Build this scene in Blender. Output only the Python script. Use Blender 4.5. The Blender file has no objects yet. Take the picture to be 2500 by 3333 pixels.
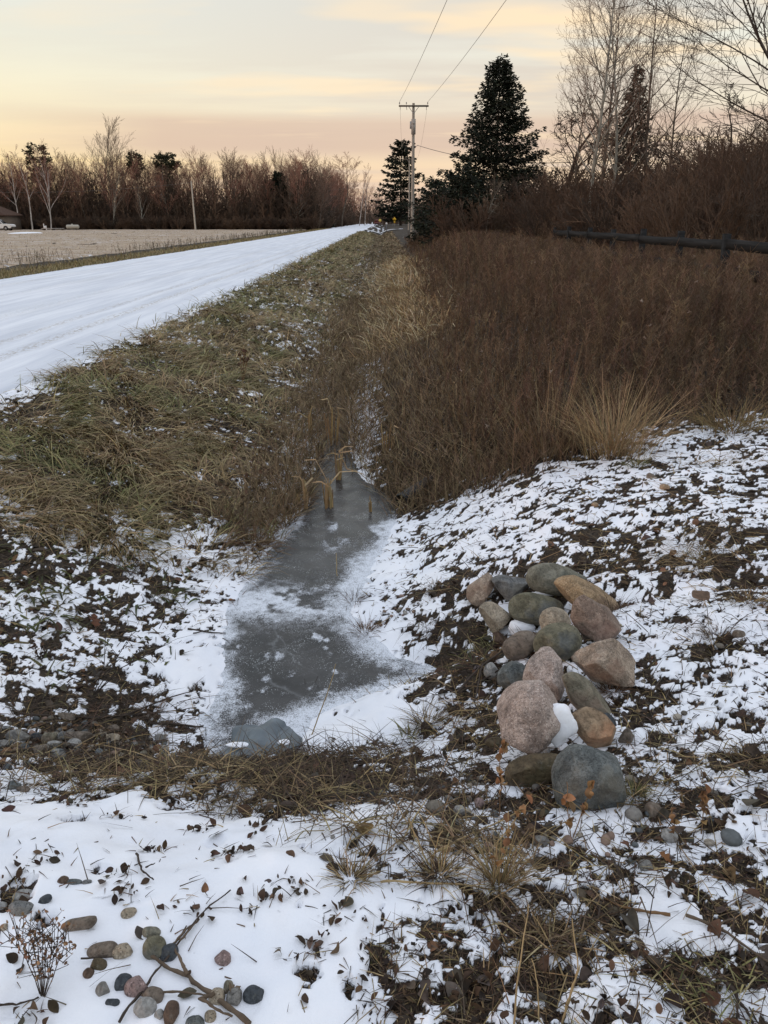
import bpy, math, random
import numpy as np

# ------------------------------------------------------------------ camera, sky, sun
sc = bpy.context.scene
COL = sc.collection
rng = np.random.default_rng(7)
random.seed(7)
H = 1.6
PITCH = math.radians(20.8)
cam_d = bpy.data.cameras.new('camera')
cam = bpy.data.objects.new('camera', cam_d)
COL.objects.link(cam)
cam_d.sensor_fit = 'VERTICAL'
cam_d.sensor_height = 36.0
cam_d.sensor_width = 27.0
cam_d.lens = 27.0
cam_d.clip_start = 0.05
cam_d.clip_end = 5000
cam.location = (0, 0, H)
cam.rotation_euler = (math.pi/2 - PITCH, 0, 0)
sc.camera = cam
sc.view_settings.view_transform = 'Standard'
sc.view_settings.look = 'None'
sc.view_settings.exposure = 0.22
sc.view_settings.gamma = 1.0

SUN_AZ = math.radians(-104)      # measured from +Y towards +X: low on the left
SUN_EL = math.radians(3.5)
world = bpy.data.worlds.new('World')
sc.world = world
world.use_nodes = True
def build_world():
    nt = world.node_tree; N = nt.nodes; L = nt.links
    bg = N['Background']
    tc = N.new('ShaderNodeTexCoord')
    sep = N.new('ShaderNodeSeparateXYZ'); L.new(tc.outputs['Generated'], sep.inputs[0])
    def math_(op, a, b=None, c=None, clamp=False):
        n = N.new('ShaderNodeMath'); n.operation = op; n.use_clamp = clamp
        for i, v in enumerate((a, b, c)):
            if v is None: continue
            if isinstance(v, (int, float)): n.inputs[i].default_value = v
            else: L.new(v, n.inputs[i])
        return n.outputs[0]
    def ramp(fac, stops, interp='LINEAR'):
        n = N.new('ShaderNodeValToRGB'); n.color_ramp.interpolation = interp
        e = n.color_ramp.elements
        while len(e) < len(stops): e.new(0.5)
        for k, (p, c) in zip(e, stops):
            k.position = p; k.color = (*c, 1) if len(c) == 3 else c
        L.new(fac, n.inputs[0]); return n.outputs[0]
    def mix(fac, a, b):
        n = N.new('ShaderNodeMix'); n.data_type = 'RGBA'
        if isinstance(fac, float): n.inputs[0].default_value = fac
        else: L.new(fac, n.inputs[0])
        for i, v in ((6, a), (7, b)):
            if isinstance(v, tuple): n.inputs[i].default_value = (*v, 1)
            else: L.new(v, n.inputs[i])
        return n.outputs[2]
    z = sep.outputs[2]; x = sep.outputs[0]; y = sep.outputs[1]
    zr = math_('SQRT', math_('MAXIMUM', z, 0.0))      # spreads the low elevations over the ramp
    centre = ramp(zr, [(0.0, (.70,.46,.37)), (.17, (.76,.54,.385)), (.25, (.82,.63,.43)), (.33, (.80,.705,.54)),
                       (.41, (.77,.75,.645)), (.475, (.72,.74,.69)), (.62, (.60,.68,.72)), (1.0, (.86,.90,1.02))])
    left = ramp(zr, [(0.0, (.80,.50,.33)), (.17, (.84,.58,.31)), (.25, (.91,.69,.36)), (.33, (.86,.75,.51)),
                     (.41, (.78,.765,.63)), (.475, (.73,.76,.70)), (.62, (.60,.68,.72)), (1.0, (.86,.90,1.02))])
    lf = N.new('ShaderNodeMapRange'); lf.interpolation_type = 'SMOOTHSTEP'
    L.new(x, lf.inputs[0]); lf.inputs[1].default_value = 0.05; lf.inputs[2].default_value = -0.45
    base = mix(lf.outputs[0], centre, left)
    # streaked cloud layer seen in perspective
    den = math_('ADD', math_('MAXIMUM', z, 0.0), 0.035)
    cmb = N.new('ShaderNodeCombineXYZ')
    L.new(math_('DIVIDE', x, den), cmb.inputs[0]); L.new(math_('DIVIDE', y, den), cmb.inputs[1])
    def cloud(scale, sx, sy, off, det, rough=.55):
        mp = N.new('ShaderNodeMapping'); mp.inputs['Scale'].default_value = (sx, sy, 1); mp.inputs['Location'].default_value = off
        mp.inputs['Rotation'].default_value = (0, 0, math.radians(4))
        L.new(cmb.outputs[0], mp.inputs[0])
        t = N.new('ShaderNodeTexNoise'); t.inputs['Scale'].default_value = scale; t.inputs['Detail'].default_value = det
        t.inputs['Roughness'].default_value = rough
        L.new(mp.outputs[0], t.inputs['Vector']); return t.outputs[0]
    n1 = cloud(.55, .42, 1.0, (3.1, 1.7, 0), 5)
    m1 = ramp(n1, [(.44, (0,0,0)), (.58, (1,1,1))])
    rightness = N.new('ShaderNodeMapRange'); L.new(x, rightness.inputs[0])
    rightness.inputs[1].default_value = -0.35; rightness.inputs[2].default_value = 0.25
    rightness.inputs[3].default_value = .22; rightness.inputs[4].default_value = .8
    f1 = math_('MULTIPLY', m1, rightness.outputs[0])
    c1 = mix(f1, base, ramp(zr, [(0, (.60,.43,.37)), (.3, (.66,.55,.45)), (.5, (.60,.56,.51)), (1, (.75,.84,.98))]))
    # a broad mauve bank low over the woods
    bank = ramp(zr, [(.245, (0,0,0)), (.285, (1,1,1)), (.322, (1,1,1)), (.345, (0,0,0))], 'EASE')
    nb = cloud(.30, .30, .5, (8, 2, 0), 3)
    fb = math_('MULTIPLY', math_('MULTIPLY', bank, ramp(nb, [(.35, (0,0,0)), (.5, (1,1,1))])), .75)
    lf2 = N.new('ShaderNodeMapRange'); L.new(x, lf2.inputs[0]); lf2.inputs[1].default_value = -.45; lf2.inputs[2].default_value = -.25
    c2 = mix(math_('MULTIPLY', fb, lf2.outputs[0]), c1, (.62,.455,.36))
    # peach lit cloud edges
    n2 = cloud(.62, .55, 1.0, (-4.4, 6.2, 0), 4)
    m2 = ramp(n2, [(.54, (0,0,0)), (.63, (1,1,1))])
    f2 = math_('MULTIPLY', math_('MULTIPLY', math_('MULTIPLY', m2, rightness.outputs[0]), 1.15, None, True), ramp(zr, [(.2, (.25,)*3), (.36, (1,)*3)]))
    c3 = mix(f2, c2, (.94,.74,.49))
    L.new(c3, bg.inputs[0])
    bg.inputs[1].default_value = 1.0
build_world()
sun_d = bpy.data.lights.new('sun', 'SUN')
sun = bpy.data.objects.new('sun', sun_d); COL.objects.link(sun)
sun_d.energy = 0.85; sun_d.angle = math.radians(12); sun_d.color = (1.0, .56, .38)
# the lamp shines along its local -Z
sun.rotation_euler = (math.pi/2 - SUN_EL, 0, math.pi - SUN_AZ)

# ------------------------------------------------------------------ numeric helpers
def smooth(a, b, x):
    t = np.clip((np.asarray(x, float)-a)/(b-a), 0, 1); return t*t*(3-2*t)
def _hash(ix, iy, seed):
    h = (ix.astype(np.int64)*374761393 + iy.astype(np.int64)*668265263 + seed*1274126177) & 0xffffffff
    h = ((h ^ (h >> 13))*1274126177) & 0xffffffff
    h = ((h ^ (h >> 16))*2246822519) & 0xffffffff
    return ((h ^ (h >> 15)) & 0xffffff)/float(0xffffff)
def vnoise(x, y, seed=0):
    x = np.asarray(x, float); y = np.asarray(y, float)
    ix = np.floor(x); iy = np.floor(y); fx = x-ix; fy = y-iy
    u = fx*fx*fx*(fx*(fx*6-15)+10); v = fy*fy*fy*(fy*(fy*6-15)+10)
    a = _hash(ix, iy, seed); b = _hash(ix+1, iy, seed); c = _hash(ix, iy+1, seed); d = _hash(ix+1, iy+1, seed)
    return (a*(1-u)+b*u)*(1-v)+(c*(1-u)+d*u)*v
def fbm(x, y, scale, octs=4, seed=0, gain=.5):
    s = 0; amp = 1; tot = 0
    for k in range(octs):
        c, sn = math.cos(.6*k+.3), math.sin(.6*k+.3)
        s = s + amp*vnoise((x*c-y*sn)/scale+17.3*k, (x*sn+y*c)/scale-9.1*k, seed+k*7); tot += amp
        amp *= gain; scale *= .5
    return s/tot
def uni(n, sd=.145):         # noise to a roughly uniform 0..1
    return 1/(1+np.exp(-1.7*(n-.5)/sd))

# camera geometry (photo is 2500 x 3333)
cp, sp = math.cos(PITCH), math.sin(PITCH)
def ray(px, py):
    x = (np.asarray(px, float)-1250)/2500; y = (1666.5-np.asarray(py, float))/2500
    return np.stack([x, cp+y*sp, -sp+y*cp], -1)
def P(px, py, t):            # world point at forward depth t
    d = ray(px, py); return np.array([0, 0, H])+d*t

ICE_Z = -0.70
_IY = [2.9, 3.16, 3.45, 3.57, 3.75, 4.25, 4.93, 5.6, 6.2, 7, 8, 9.5, 12, 30, 400]
_IL = [-.84, -.90, -.93, -.94, -.97, -1.02, -.93, -.86, -.70, -.70, -.72, -.74, -.72, -.72, -.72]
_IR = [-.42, -.34, .08, .38, .12, -.14, -.02, .10, .08, -.16, -.36, -.5, -.58, -.62, -.62]
def ice_edges(Y):
    return np.interp(Y, _IY, _IL), np.interp(Y, _IY, _IR)
def hprofile(X, Y):
    xl, xr = ice_edges(Y)
    w1 = (fbm(X*0+3.3, Y, .5, 3, 5)-.5)*.12; w2 = (fbm(X*0+9.3, Y, .5, 3, 6)-.5)*.12
    xl = xl+w1; xr = xr+w2
    z = np.zeros_like(X)
    s = (xl-X)/(xl+3.75)
    zl = np.interp(s, [0, .12, .45, .78, 1.0], [-.7, -.63, -.36, -.13, -.05])
    zl = np.where(X < -3.75, -.05, zl)
    zl = np.where(X < -11.3, np.interp(X, [-500, -15, -13, -11.6, -11.3], [-.17, -.17, -.14, -.07, -.05]), zl)
    d = X-xr
    zr = np.interp(d, [0, .15, .6, 1.2, 2.2, 3.5, 600], [-.7, -.645, -.45, -.22, -.06, 0, 0.3])
    wd = np.maximum(xr-xl, .1); q = np.clip((X-xl)/wd, 0, 1)
    zb = -.7-.10*np.sin(np.pi*q)
    z = np.where(X < xl, zl, np.where(X > xr, zr, zb))
    return z
def hbase(X, Y):
    X = np.asarray(X, float); Y = np.asarray(Y, float)
    X, Y = np.broadcast_arrays(X, Y)
    hp = hprofile(X, np.maximum(Y, 2.9))
    w = smooth(1.25, 3.05, Y+.10*np.sin(X*1.3))
    h = hp*w+0.0*(1-w)
    offroad = smooth(-3.9, -3.4, X)+smooth(-11.4, -12.2, X)
    xl, xr = ice_edges(np.maximum(Y, 2.9))
    inice = smooth(.25, .05, np.abs(X-(xl+xr)/2)-(xr-xl)/2)*smooth(2.6, 3.1, Y)
    h = h+offroad*(1-.85*inice)*((fbm(X, Y, .55, 3, 21)-.5)*.07+(fbm(X, Y, 2.6, 2, 33)-.5)*.10*smooth(2, 5, Y))
    h = h+.17*np.exp(-((X+.6)/.32)**2)*smooth(1.9, 2.35, Y)*(1-smooth(2.60, 2.76, Y))
    return h

# snow cover: blobs given where they lie in the place (found from the photo), radius in metres
def ground_hit(px, py, fn=None):
    fn = fn or hbase
    d = ray(np.atleast_1d(px), np.atleast_1d(py))
    ts = np.geomspace(.6, 400, 2600)
    out = np.zeros((len(d), 3)); tt = np.zeros(len(d))
    for i, v in enumerate(d):
        pts = np.array([0, 0, H])+v*ts[:, None]
        below = pts[:, 2] < fn(pts[:, 0], pts[:, 1])
        k = int(np.argmax(below)) if below.any() else len(ts)-1
        out[i] = pts[k]; tt[i] = ts[k]
    return out, tt
def at(px, py):
    o, t = ground_hit(px, py); return o[0], t[0]
# (px, py, radius m, coverage change)
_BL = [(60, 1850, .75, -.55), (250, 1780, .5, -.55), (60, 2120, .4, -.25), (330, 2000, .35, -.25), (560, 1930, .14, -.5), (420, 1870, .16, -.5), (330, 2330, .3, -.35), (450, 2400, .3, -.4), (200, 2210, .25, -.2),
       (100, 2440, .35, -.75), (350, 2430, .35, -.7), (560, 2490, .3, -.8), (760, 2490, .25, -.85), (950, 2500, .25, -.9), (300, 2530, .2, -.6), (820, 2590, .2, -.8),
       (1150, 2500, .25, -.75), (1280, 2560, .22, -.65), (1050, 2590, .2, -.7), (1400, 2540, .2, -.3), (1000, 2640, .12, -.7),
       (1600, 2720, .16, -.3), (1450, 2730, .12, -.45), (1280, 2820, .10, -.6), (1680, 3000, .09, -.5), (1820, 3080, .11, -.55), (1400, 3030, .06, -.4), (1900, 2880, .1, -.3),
       (1250, 3250, .07, -.6), (2300, 3200, .10, -.45), (2150, 3120, .07, -.4), (1200, 2780, .06, -.6), (2330, 2800, .15, -.2), (2420, 2480, .25, -.2), (2200, 2650, .15, -.15), (1650, 2200, .16, -.5), (1560, 2380, .16, -.45), (1620, 2520, .16, -.4), (1780, 2050, .2, -.4), (1950, 2300, .16, -.4), (2080, 2350, .12, -.3), (1700, 2660, .14, -.35), (2050, 2600, .12, -.35), (250, 2700, .05, -.7), (340, 2850, .04, -.7), (700, 2780, .05, -.6), (880, 2760, .05, -.5), (1020, 2790, .06, -.5), (960, 2980, .05, -.5), (1000, 3190, .04, -.5), (1230, 3060, .06, -.5), (620, 3060, .03, -.5), (160, 3020, .035, -.6),  # bare soil round the stone heap also stands in for contact shade
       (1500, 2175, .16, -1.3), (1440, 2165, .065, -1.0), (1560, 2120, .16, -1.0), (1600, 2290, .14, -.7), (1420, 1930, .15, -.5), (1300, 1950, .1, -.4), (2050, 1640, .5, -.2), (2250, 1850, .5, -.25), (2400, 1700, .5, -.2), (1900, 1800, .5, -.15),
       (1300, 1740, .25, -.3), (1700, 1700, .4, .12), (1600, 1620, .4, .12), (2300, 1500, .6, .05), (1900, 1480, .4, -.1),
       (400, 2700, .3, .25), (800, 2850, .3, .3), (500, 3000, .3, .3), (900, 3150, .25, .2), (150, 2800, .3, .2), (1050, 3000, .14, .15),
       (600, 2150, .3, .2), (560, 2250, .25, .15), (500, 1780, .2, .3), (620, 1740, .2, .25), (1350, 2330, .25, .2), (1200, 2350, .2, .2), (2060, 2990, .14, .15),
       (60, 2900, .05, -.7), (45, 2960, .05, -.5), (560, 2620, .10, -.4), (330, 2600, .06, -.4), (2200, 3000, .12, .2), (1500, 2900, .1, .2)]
_BW = None
def coverage(X, Y):
    global _BW
    if _BW is None:
        o, t = ground_hit([b[0] for b in _BL], [b[1] for b in _BL])
        _BW = [(o[i, 0], o[i, 1], b[2], b[3]) for i, b in enumerate(_BL)]
    near = smooth(3.2, 1.9, Y)
    c = .78+.14*near-.22*smooth(-.35, .5, X)*near
    c = np.where(X > .1, np.minimum(c, .67), c)
    gr = smooth(4.7, 5.6, Y+.25*(fbm(X, Y, .8, 2, 51)-.5)*2)*smooth(-.75, -1.2, X)   # grass bank
    c = c*(1-gr)+gr*.08
    fr = 5.9+.35*np.maximum(0, X-1.2)
    br = smooth(-.3, .5, Y-fr)*smooth(-.2, .2, X)
    c = c*(1-br)+br*0
    c = c*(1-smooth(-12.2, -12.8, X))
    far = smooth(9, 14, Y)*smooth(-12.8, -12.2, X)
    c = c*(1-far)+.15*far
    road_edge = smooth(-3.3, -3.9, X)*smooth(-12.2, -11.2, X)
    c = np.maximum(c, road_edge*.95*smooth(1, 4, Y))
    c = c*(1-br)
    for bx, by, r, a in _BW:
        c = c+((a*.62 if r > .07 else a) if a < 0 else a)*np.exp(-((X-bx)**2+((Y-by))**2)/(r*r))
    return np.clip(c, 0.0, 1.05)
def snow_noise(X, Y):
    n = fbm(X*.85, Y, .064, 4, 71, .75)
    n2 = fbm(X, Y, .38, 2, 91)
    return uni(.80*n+.20*n2, .092)
def snow_mask(X, Y):
    return smooth(-.055, .055, coverage(X, Y)-snow_noise(X, Y))
def hground(X, Y):
    X = np.asarray(X, float); Y = np.asarray(Y, float)
    X, Y = np.broadcast_arrays(X, Y)
    m = snow_mask(X, Y)*smooth(40, 12, Y)*smooth(-5, -2, Y)
    return hbase(X, Y)+m*(.010+.022*smooth(.6, 1.0, coverage(X, Y)))+smooth(12, 3, Y)*(fbm(X, Y, .09, 2, 13)-.5)*.016+m*smooth(3.2, 2.2, Y)*(fbm(X, Y, .24, 3, 17)-.5)*.055

# ------------------------------------------------------------------ mesh helpers
class MB:
    def __init__(s): s.V = []; s.F3 = []; s.F4 = []; s.C = []; s.n = 0; s.hascol = False
    def add(s, V, F, col=None):
        V = np.asarray(V, np.float32).reshape(-1, 3); F = np.asarray(F, np.int64)
        if len(V) == 0 or len(F) == 0: return
        s.V.append(V); (s.F4 if F.shape[1] == 4 else s.F3).append(F+s.n); s.n += len(V)
        if col is None: c = np.full((len(V), 3), .5, np.float32)
        else:
            s.hascol = True
            c = np.asarray(col, np.float32)
            if c.ndim == 1: c = np.tile(c, (len(V), 1))
        s.C.append(c)
    def box(s, c, size, col=None, R=None):
        q = np.array([[x, y, z] for x in (-.5, .5) for y in (-.5, .5) for z in (-.5, .5)])*np.array(size)
        if R is not None: q = q@np.asarray(R).T
        s.add(q+np.array(c), [[0,1,3,2],[4,6,7,5],[0,4,5,1],[2,3,7,6],[0,2,6,4],[1,5,7,3]], col)
    def segs(s, p0, p1, r0, r1, sides=3, col=None):
        p0 = np.asarray(p0, float).reshape(-1, 3); p1 = np.asarray(p1, float).reshape(-1, 3); n = len(p0)
        if n == 0: return
        r0 = np.broadcast_to(np.asarray(r0, float), (n,)); r1 = np.broadcast_to(np.asarray(r1, float), (n,))
        d = p1-p0; L = np.linalg.norm(d, axis=1, keepdims=True); d = d/np.maximum(L, 1e-9)
        ref = np.where(np.abs(d[:, 2:3]) > .9, np.array([[1., 0, 0]]), np.array([[0, 0, 1.]]))
        u = np.cross(d, ref); u /= np.linalg.norm(u, axis=1, keepdims=True); v = np.cross(d, u)
        a = np.arange(sides)*2*np.pi/sides
        ring = u[:, None, :]*np.cos(a)[None, :, None]+v[:, None, :]*np.sin(a)[None, :, None]
        V = np.concatenate([p0[:, None, :]+ring*r0[:, None, None], p1[:, None, :]+ring*r1[:, None, None]], 1)
        k = np.arange(sides); f = np.stack([k, (k+1) % sides, sides+(k+1) % sides, sides+k], 1)
        F = (np.arange(n)*2*sides)[:, None, None]+f[None]
        c = None
        if col is not None:
            c = np.asarray(col, float)
            if c.ndim == 2: c = np.repeat(c, 2*sides, 0)
        s.add(V.reshape(-1, 3), F.reshape(-1, 4), c)
    def tube(s, pts, rad, sides=8, col=None, cap=True):
        pts = np.asarray(pts, float); n = len(pts); rad = np.broadcast_to(np.asarray(rad, float), (n,))
        t = np.gradient(pts, axis=0); t /= np.linalg.norm(t, axis=1, keepdims=True)
        ref = np.array([0, 0, 1.]) if abs(t[0, 2]) < .9 else np.array([1., 0, 0])
        u = np.cross(t, ref); u /= np.linalg.norm(u, axis=1, keepdims=True); v = np.cross(t, u)
        a = np.arange(sides)*2*np.pi/sides
        V = pts[:, None]+rad[:, None, None]*(u[:, None]*np.cos(a)[None, :, None]+v[:, None]*np.sin(a)[None, :, None])
        F = []
        for i in range(n-1):
            for k in range(sides):
                F.append([i*sides+k, i*sides+(k+1) % sides, (i+1)*sides+(k+1) % sides, (i+1)*sides+k])
        V = V.reshape(-1, 3)
        s.add(V, F, col)
        if cap:
            for e, sgn in ((0, 1), (n-1, -1)):
                b = V[e*sides:(e+1)*sides]
                s.add(np.vstack([b, pts[e][None]]), [[(k+1) % sides, k, sides] if sgn > 0 else [k, (k+1) % sides, sides] for k in range(sides)], col)
    def lathe(s, prof, origin=(0, 0, 0), sides=16, axis='z', col=None):
        a = np.arange(sides)*2*np.pi/sides; prof = np.asarray(prof, float)
        V = np.stack([prof[:, 0][:, None]*np.cos(a), prof[:, 0][:, None]*np.sin(a), np.repeat(prof[:, 1][:, None], sides, 1)], -1)
        if axis == 'x': V = V[..., [2, 0, 1]]
        if axis == 'y': V = V[..., [1, 2, 0]]
        F = [[i*sides+k, i*sides+(k+1) % sides, (i+1)*sides+(k+1) % sides, (i+1)*sides+k] for i in range(len(prof)-1) for k in range(sides)]
        s.add(V.reshape(-1, 3)+np.array(origin), F, col)
    def mesh(s, name, smooth=False):
        V = np.concatenate(s.V); C = np.concatenate(s.C)
        me = bpy.data.meshes.new(name)
        f3 = np.concatenate(s.F3) if s.F3 else np.zeros((0, 3), np.int64)
        f4 = np.concatenate(s.F4) if s.F4 else np.zeros((0, 4), np.int64)
        me.vertices.add(len(V)); me.vertices.foreach_set('co', V.ravel())
        loops = np.concatenate([f3.ravel(), f4.ravel()]).astype(np.int32)
        me.loops.add(len(loops)); me.loops.foreach_set('vertex_index', loops)
        tot = np.concatenate([np.full(len(f3), 3), np.full(len(f4), 4)]).astype(np.int32)
        start = np.concatenate([[0], np.cumsum(tot)[:-1]]).astype(np.int32)
        me.polygons.add(len(tot)); me.polygons.foreach_set('loop_start', start); me.polygons.foreach_set('loop_total', tot)
        if smooth: me.polygons.foreach_set('use_smooth', np.ones(len(tot), bool))
        if s.hascol:
            at_ = me.color_attributes.new('col', 'FLOAT_COLOR', 'POINT')
            at_.data.foreach_set('color', np.concatenate([C, np.ones((len(C), 1), np.float32)], 1).ravel())
        me.update(calc_edges=True); me.validate()
        return me
def link(name, me, mat, parent=None, loc=None):
    o = bpy.data.objects.new(name, me); COL.objects.link(o)
    if mat is not None and me is not None and len(me.materials) == 0: me.materials.append(mat)
    if parent is not None: o.parent = parent
    if loc is not None: o.location = loc
    return o
def tag(o, label=None, cat=None, group=None, kind=None):
    if label: o['label'] = label
    if cat: o['category'] = cat
    if group: o['group'] = group
    if kind: o['kind'] = kind
    return o
def empty(name, loc=(0, 0, 0), rz=0.0, scale=None):
    o = bpy.data.objects.new(name, None); COL.objects.link(o)
    o.location = loc; o.rotation_euler = (0, 0, rz); o.empty_display_size = .2
    if scale is not None: o.scale = (scale,)*3 if isinstance(scale, (int, float)) else scale
    return o
def copy_tree(root, parent=None):
    c = root.copy(); COL.objects.link(c)
    if parent is not None: c.parent = parent
    for ch in list(root.children): copy_tree(ch, c)
    return c

# ------------------------------------------------------------------ materials
class NT:
    def __init__(s, name, rough=.8, spec=.3):
        m = bpy.data.materials.new(name); m.use_nodes = True; s.m = m
        s.N = m.node_tree.nodes; s.L = m.node_tree.links; s.b = s.N['Principled BSDF']
        s.b.inputs['Roughness'].default_value = rough; s.b.inputs['Specular IOR Level'].default_value = spec
        s.tc = s.N.new('ShaderNodeTexCoord'); s.co = s.tc.outputs['Object']
    def _in(s, sock, v):
        if isinstance(v, (int, float)): sock.default_value = v
        elif isinstance(v, tuple): sock.default_value = (*v, 1) if len(v) == 3 and sock.type == 'RGBA' else v
        else: s.L.new(v, sock)
    def mapping(s, scale, co=None):
        n = s.N.new('ShaderNodeMapping'); n.inputs['Scale'].default_value = scale; s.L.new(co or s.co, n.inputs[0]); return n.outputs[0]
    def noise(s, scale, detail=4, rough=.55, co=None, dist=0):
        n = s.N.new('ShaderNodeTexNoise'); n.inputs['Scale'].default_value = scale; n.inputs['Detail'].default_value = detail
        n.inputs['Roughness'].default_value = rough; n.inputs['Distortion'].default_value = dist
        s.L.new(co or s.co, n.inputs['Vector']); return n.outputs[0]
    def voronoi(s, scale, co=None, out='Distance', feature='F1'):
        n = s.N.new('ShaderNodeTexVoronoi'); n.inputs['Scale'].default_value = scale; n.feature = feature; s.L.new(co or s.co, n.inputs['Vector']); return n.outputs[out]
    def ramp(s, fac, stops):
        n = s.N.new('ShaderNodeValToRGB'); e = n.color_ramp.elements
        while len(e) < len(stops): e.new(.5)
        for k, (p, c) in zip(e, stops):
            k.position = p; k.color = (c, c, c, 1) if isinstance(c, (int, float)) else (*c, 1)
        s.L.new(fac, n.inputs[0]); return n.outputs[0]
    def mix(s, fac, a, b, mode='MIX'):
        n = s.N.new('ShaderNodeMix'); n.data_type = 'RGBA'; n.blend_type = mode; s._in(n.inputs[0], fac); s._in(n.inputs[6], a); s._in(n.inputs[7], b); return n.outputs[2]
    def math(s, op, a, b=0.0, clamp=False):
        n = s.N.new('ShaderNodeMath'); n.operation = op; n.use_clamp = clamp; s._in(n.inputs[0], a); s._in(n.inputs[1], b); return n.outputs[0]
    def attr(s, name, out='Color'):
        n = s.N.new('ShaderNodeAttribute'); n.attribute_name = name; return n.outputs[out]
    def bump(s, h, strength=.5, dist=.01):
        n = s.N.new('ShaderNodeBump'); n.inputs['Strength'].default_value = strength; n.inputs['Distance'].default_value = dist
        s.L.new(h, n.inputs['Height']); s.L.new(n.outputs[0], s.b.inputs['Normal'])
    def color(s, c): s._in(s.b.inputs['Base Color'], c); return s
    def rough(s, v): s._in(s.b.inputs['Roughness'], v); return s
_mc = {}
def vmat(name, rough=.75, spec=.25, var=.35, scale=9.0):
    if name in _mc: return _mc[name]
    n = NT(name, rough, spec)
    k = n.ramp(n.noise(scale, 3), [(.3, 1-var), (.7, 1+var*.6)])
    n.color(n.mix(1.0, n.attr('col'), k, 'MULTIPLY')); _mc[name] = n.m; return n.m
def cmat(name, c, rough=.6, spec=.3, var=.3, scale=6.0, metal=0.0, bump=0.0):
    if name in _mc: return _mc[name]
    n = NT(name, rough, spec)
    f = n.noise(scale, 5)
    n.color(n.mix(n.ramp(f, [(.3, 0.0), (.7, 1.0)]), tuple(v*(1-var) for v in c), tuple(min(1, v*(1+var*.6)) for v in c)))
    n.b.inputs['Metallic'].default_value = metal
    if bump: n.bump(f, bump, .01)
    _mc[name] = n.m; return n.m

# ------------------------------------------------------------------ the setting
def grid_mesh(name, X, Y, Z, attrs=None, smooth_=True):
    ny, nx = X.shape
    me = bpy.data.meshes.new(name)
    V = np.stack([X, Y, Z], -1).reshape(-1, 3).astype(np.float32)
    i = np.arange(ny-1)[:, None]*nx+np.arange(nx-1)[None]
    F = np.stack([i, i+1, i+nx+1, i+nx], -1).reshape(-1, 4).astype(np.int32)
    me.vertices.add(len(V)); me.vertices.foreach_set('co', V.ravel())
    me.loops.add(F.size); me.loops.foreach_set('vertex_index', F.ravel())
    me.polygons.add(len(F)); me.polygons.foreach_set('loop_start', np.arange(len(F), dtype=np.int32)*4); me.polygons.foreach_set('loop_total', np.full(len(F), 4, np.int32))
    me.polygons.foreach_set('use_smooth', np.full(len(F), smooth_))
    for k, a in (attrs or {}).items():
        t = me.attributes.new(k, 'FLOAT', 'POINT'); t.data.foreach_set('value', np.asarray(a, np.float32).ravel())
    me.update(calc_edges=True); return me
def ground_mat():
    n = NT('ground_soil_and_snow', .85, .2)
    s = n.attr('snow', 'Fac')
    fine = n.noise(95, 4, .6); mid = n.noise(28, 4, .6)
    e = n.math('ADD', s, n.math('MULTIPLY', n.math('SUBTRACT', fine, .5), 1.3))
    e = n.math('ADD', e, n.math('MULTIPLY', n.math('SUBTRACT', mid, .5), .9))
    m = n.ramp(e, [(.33, 0.0), (.62, 1.0)])
    soil = n.mix(n.ramp(n.noise(14, 5, .65), [(.35, 0.0), (.68, 1.0)]), (.016, .012, .009), (.060, .046, .034))
    soil = n.mix(n.ramp(n.voronoi(70), [(.05, 1.0), (.3, 0.0)]), soil, (.13, .10, .075))
    snow = n.mix(n.ramp(n.noise(3.5, 4), [(.35, 0.0), (.7, 1.0)]), (.78, .81, .88), (.88, .89, .93))
    n.color(n.mix(m, soil, snow))
    n.rough(n.ramp(m, [(0, .9), (1, .62)]))
    h = n.math('ADD', n.math('MULTIPLY', m, .5), n.math('ADD', n.math('MULTIPLY', fine, .35), n.math('MULTIPLY', mid, .5)))
    n.bump(h, .35, .012)
    return n.m
def build_ground():
    Yn = [-.6]
    y = .55
    Yr = list(np.linspace(-400, -20, 12))+list(np.linspace(-15, .4, 16))
    ys = [y]
    while y < 12: y += max(.0075, .0062*y); ys.append(y)
    while y < 40: y += .012*y; ys.append(y)
    while y < 2500: y += .06*y; ys.append(y)
    Y1 = np.array(Yr+ys)
    W = 1.1+.60*np.clip(Y1, 0, 12)+ .55*np.clip(Y1-12, 0, 300)+.3*np.maximum(-Y1, 0)
    u = np.linspace(-1, 1, 560); ext = np.concatenate([np.geomspace(1.006, 3.4, 150), np.geomspace(3.6, 700, 34)])
    U = np.concatenate([-ext[::-1], u, ext])
    X = U[None]*W[:, None]
    X = np.where(np.abs(U)[None] > 1, np.sign(U)[None]*np.minimum(np.abs(X), 2500+np.abs(U)[None]), X)
    Yg = np.repeat(Y1[:, None], len(U), 1)
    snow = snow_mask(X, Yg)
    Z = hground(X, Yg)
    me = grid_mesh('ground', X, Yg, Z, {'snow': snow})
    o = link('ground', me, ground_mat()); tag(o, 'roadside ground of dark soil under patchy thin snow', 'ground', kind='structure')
build_ground()

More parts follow.
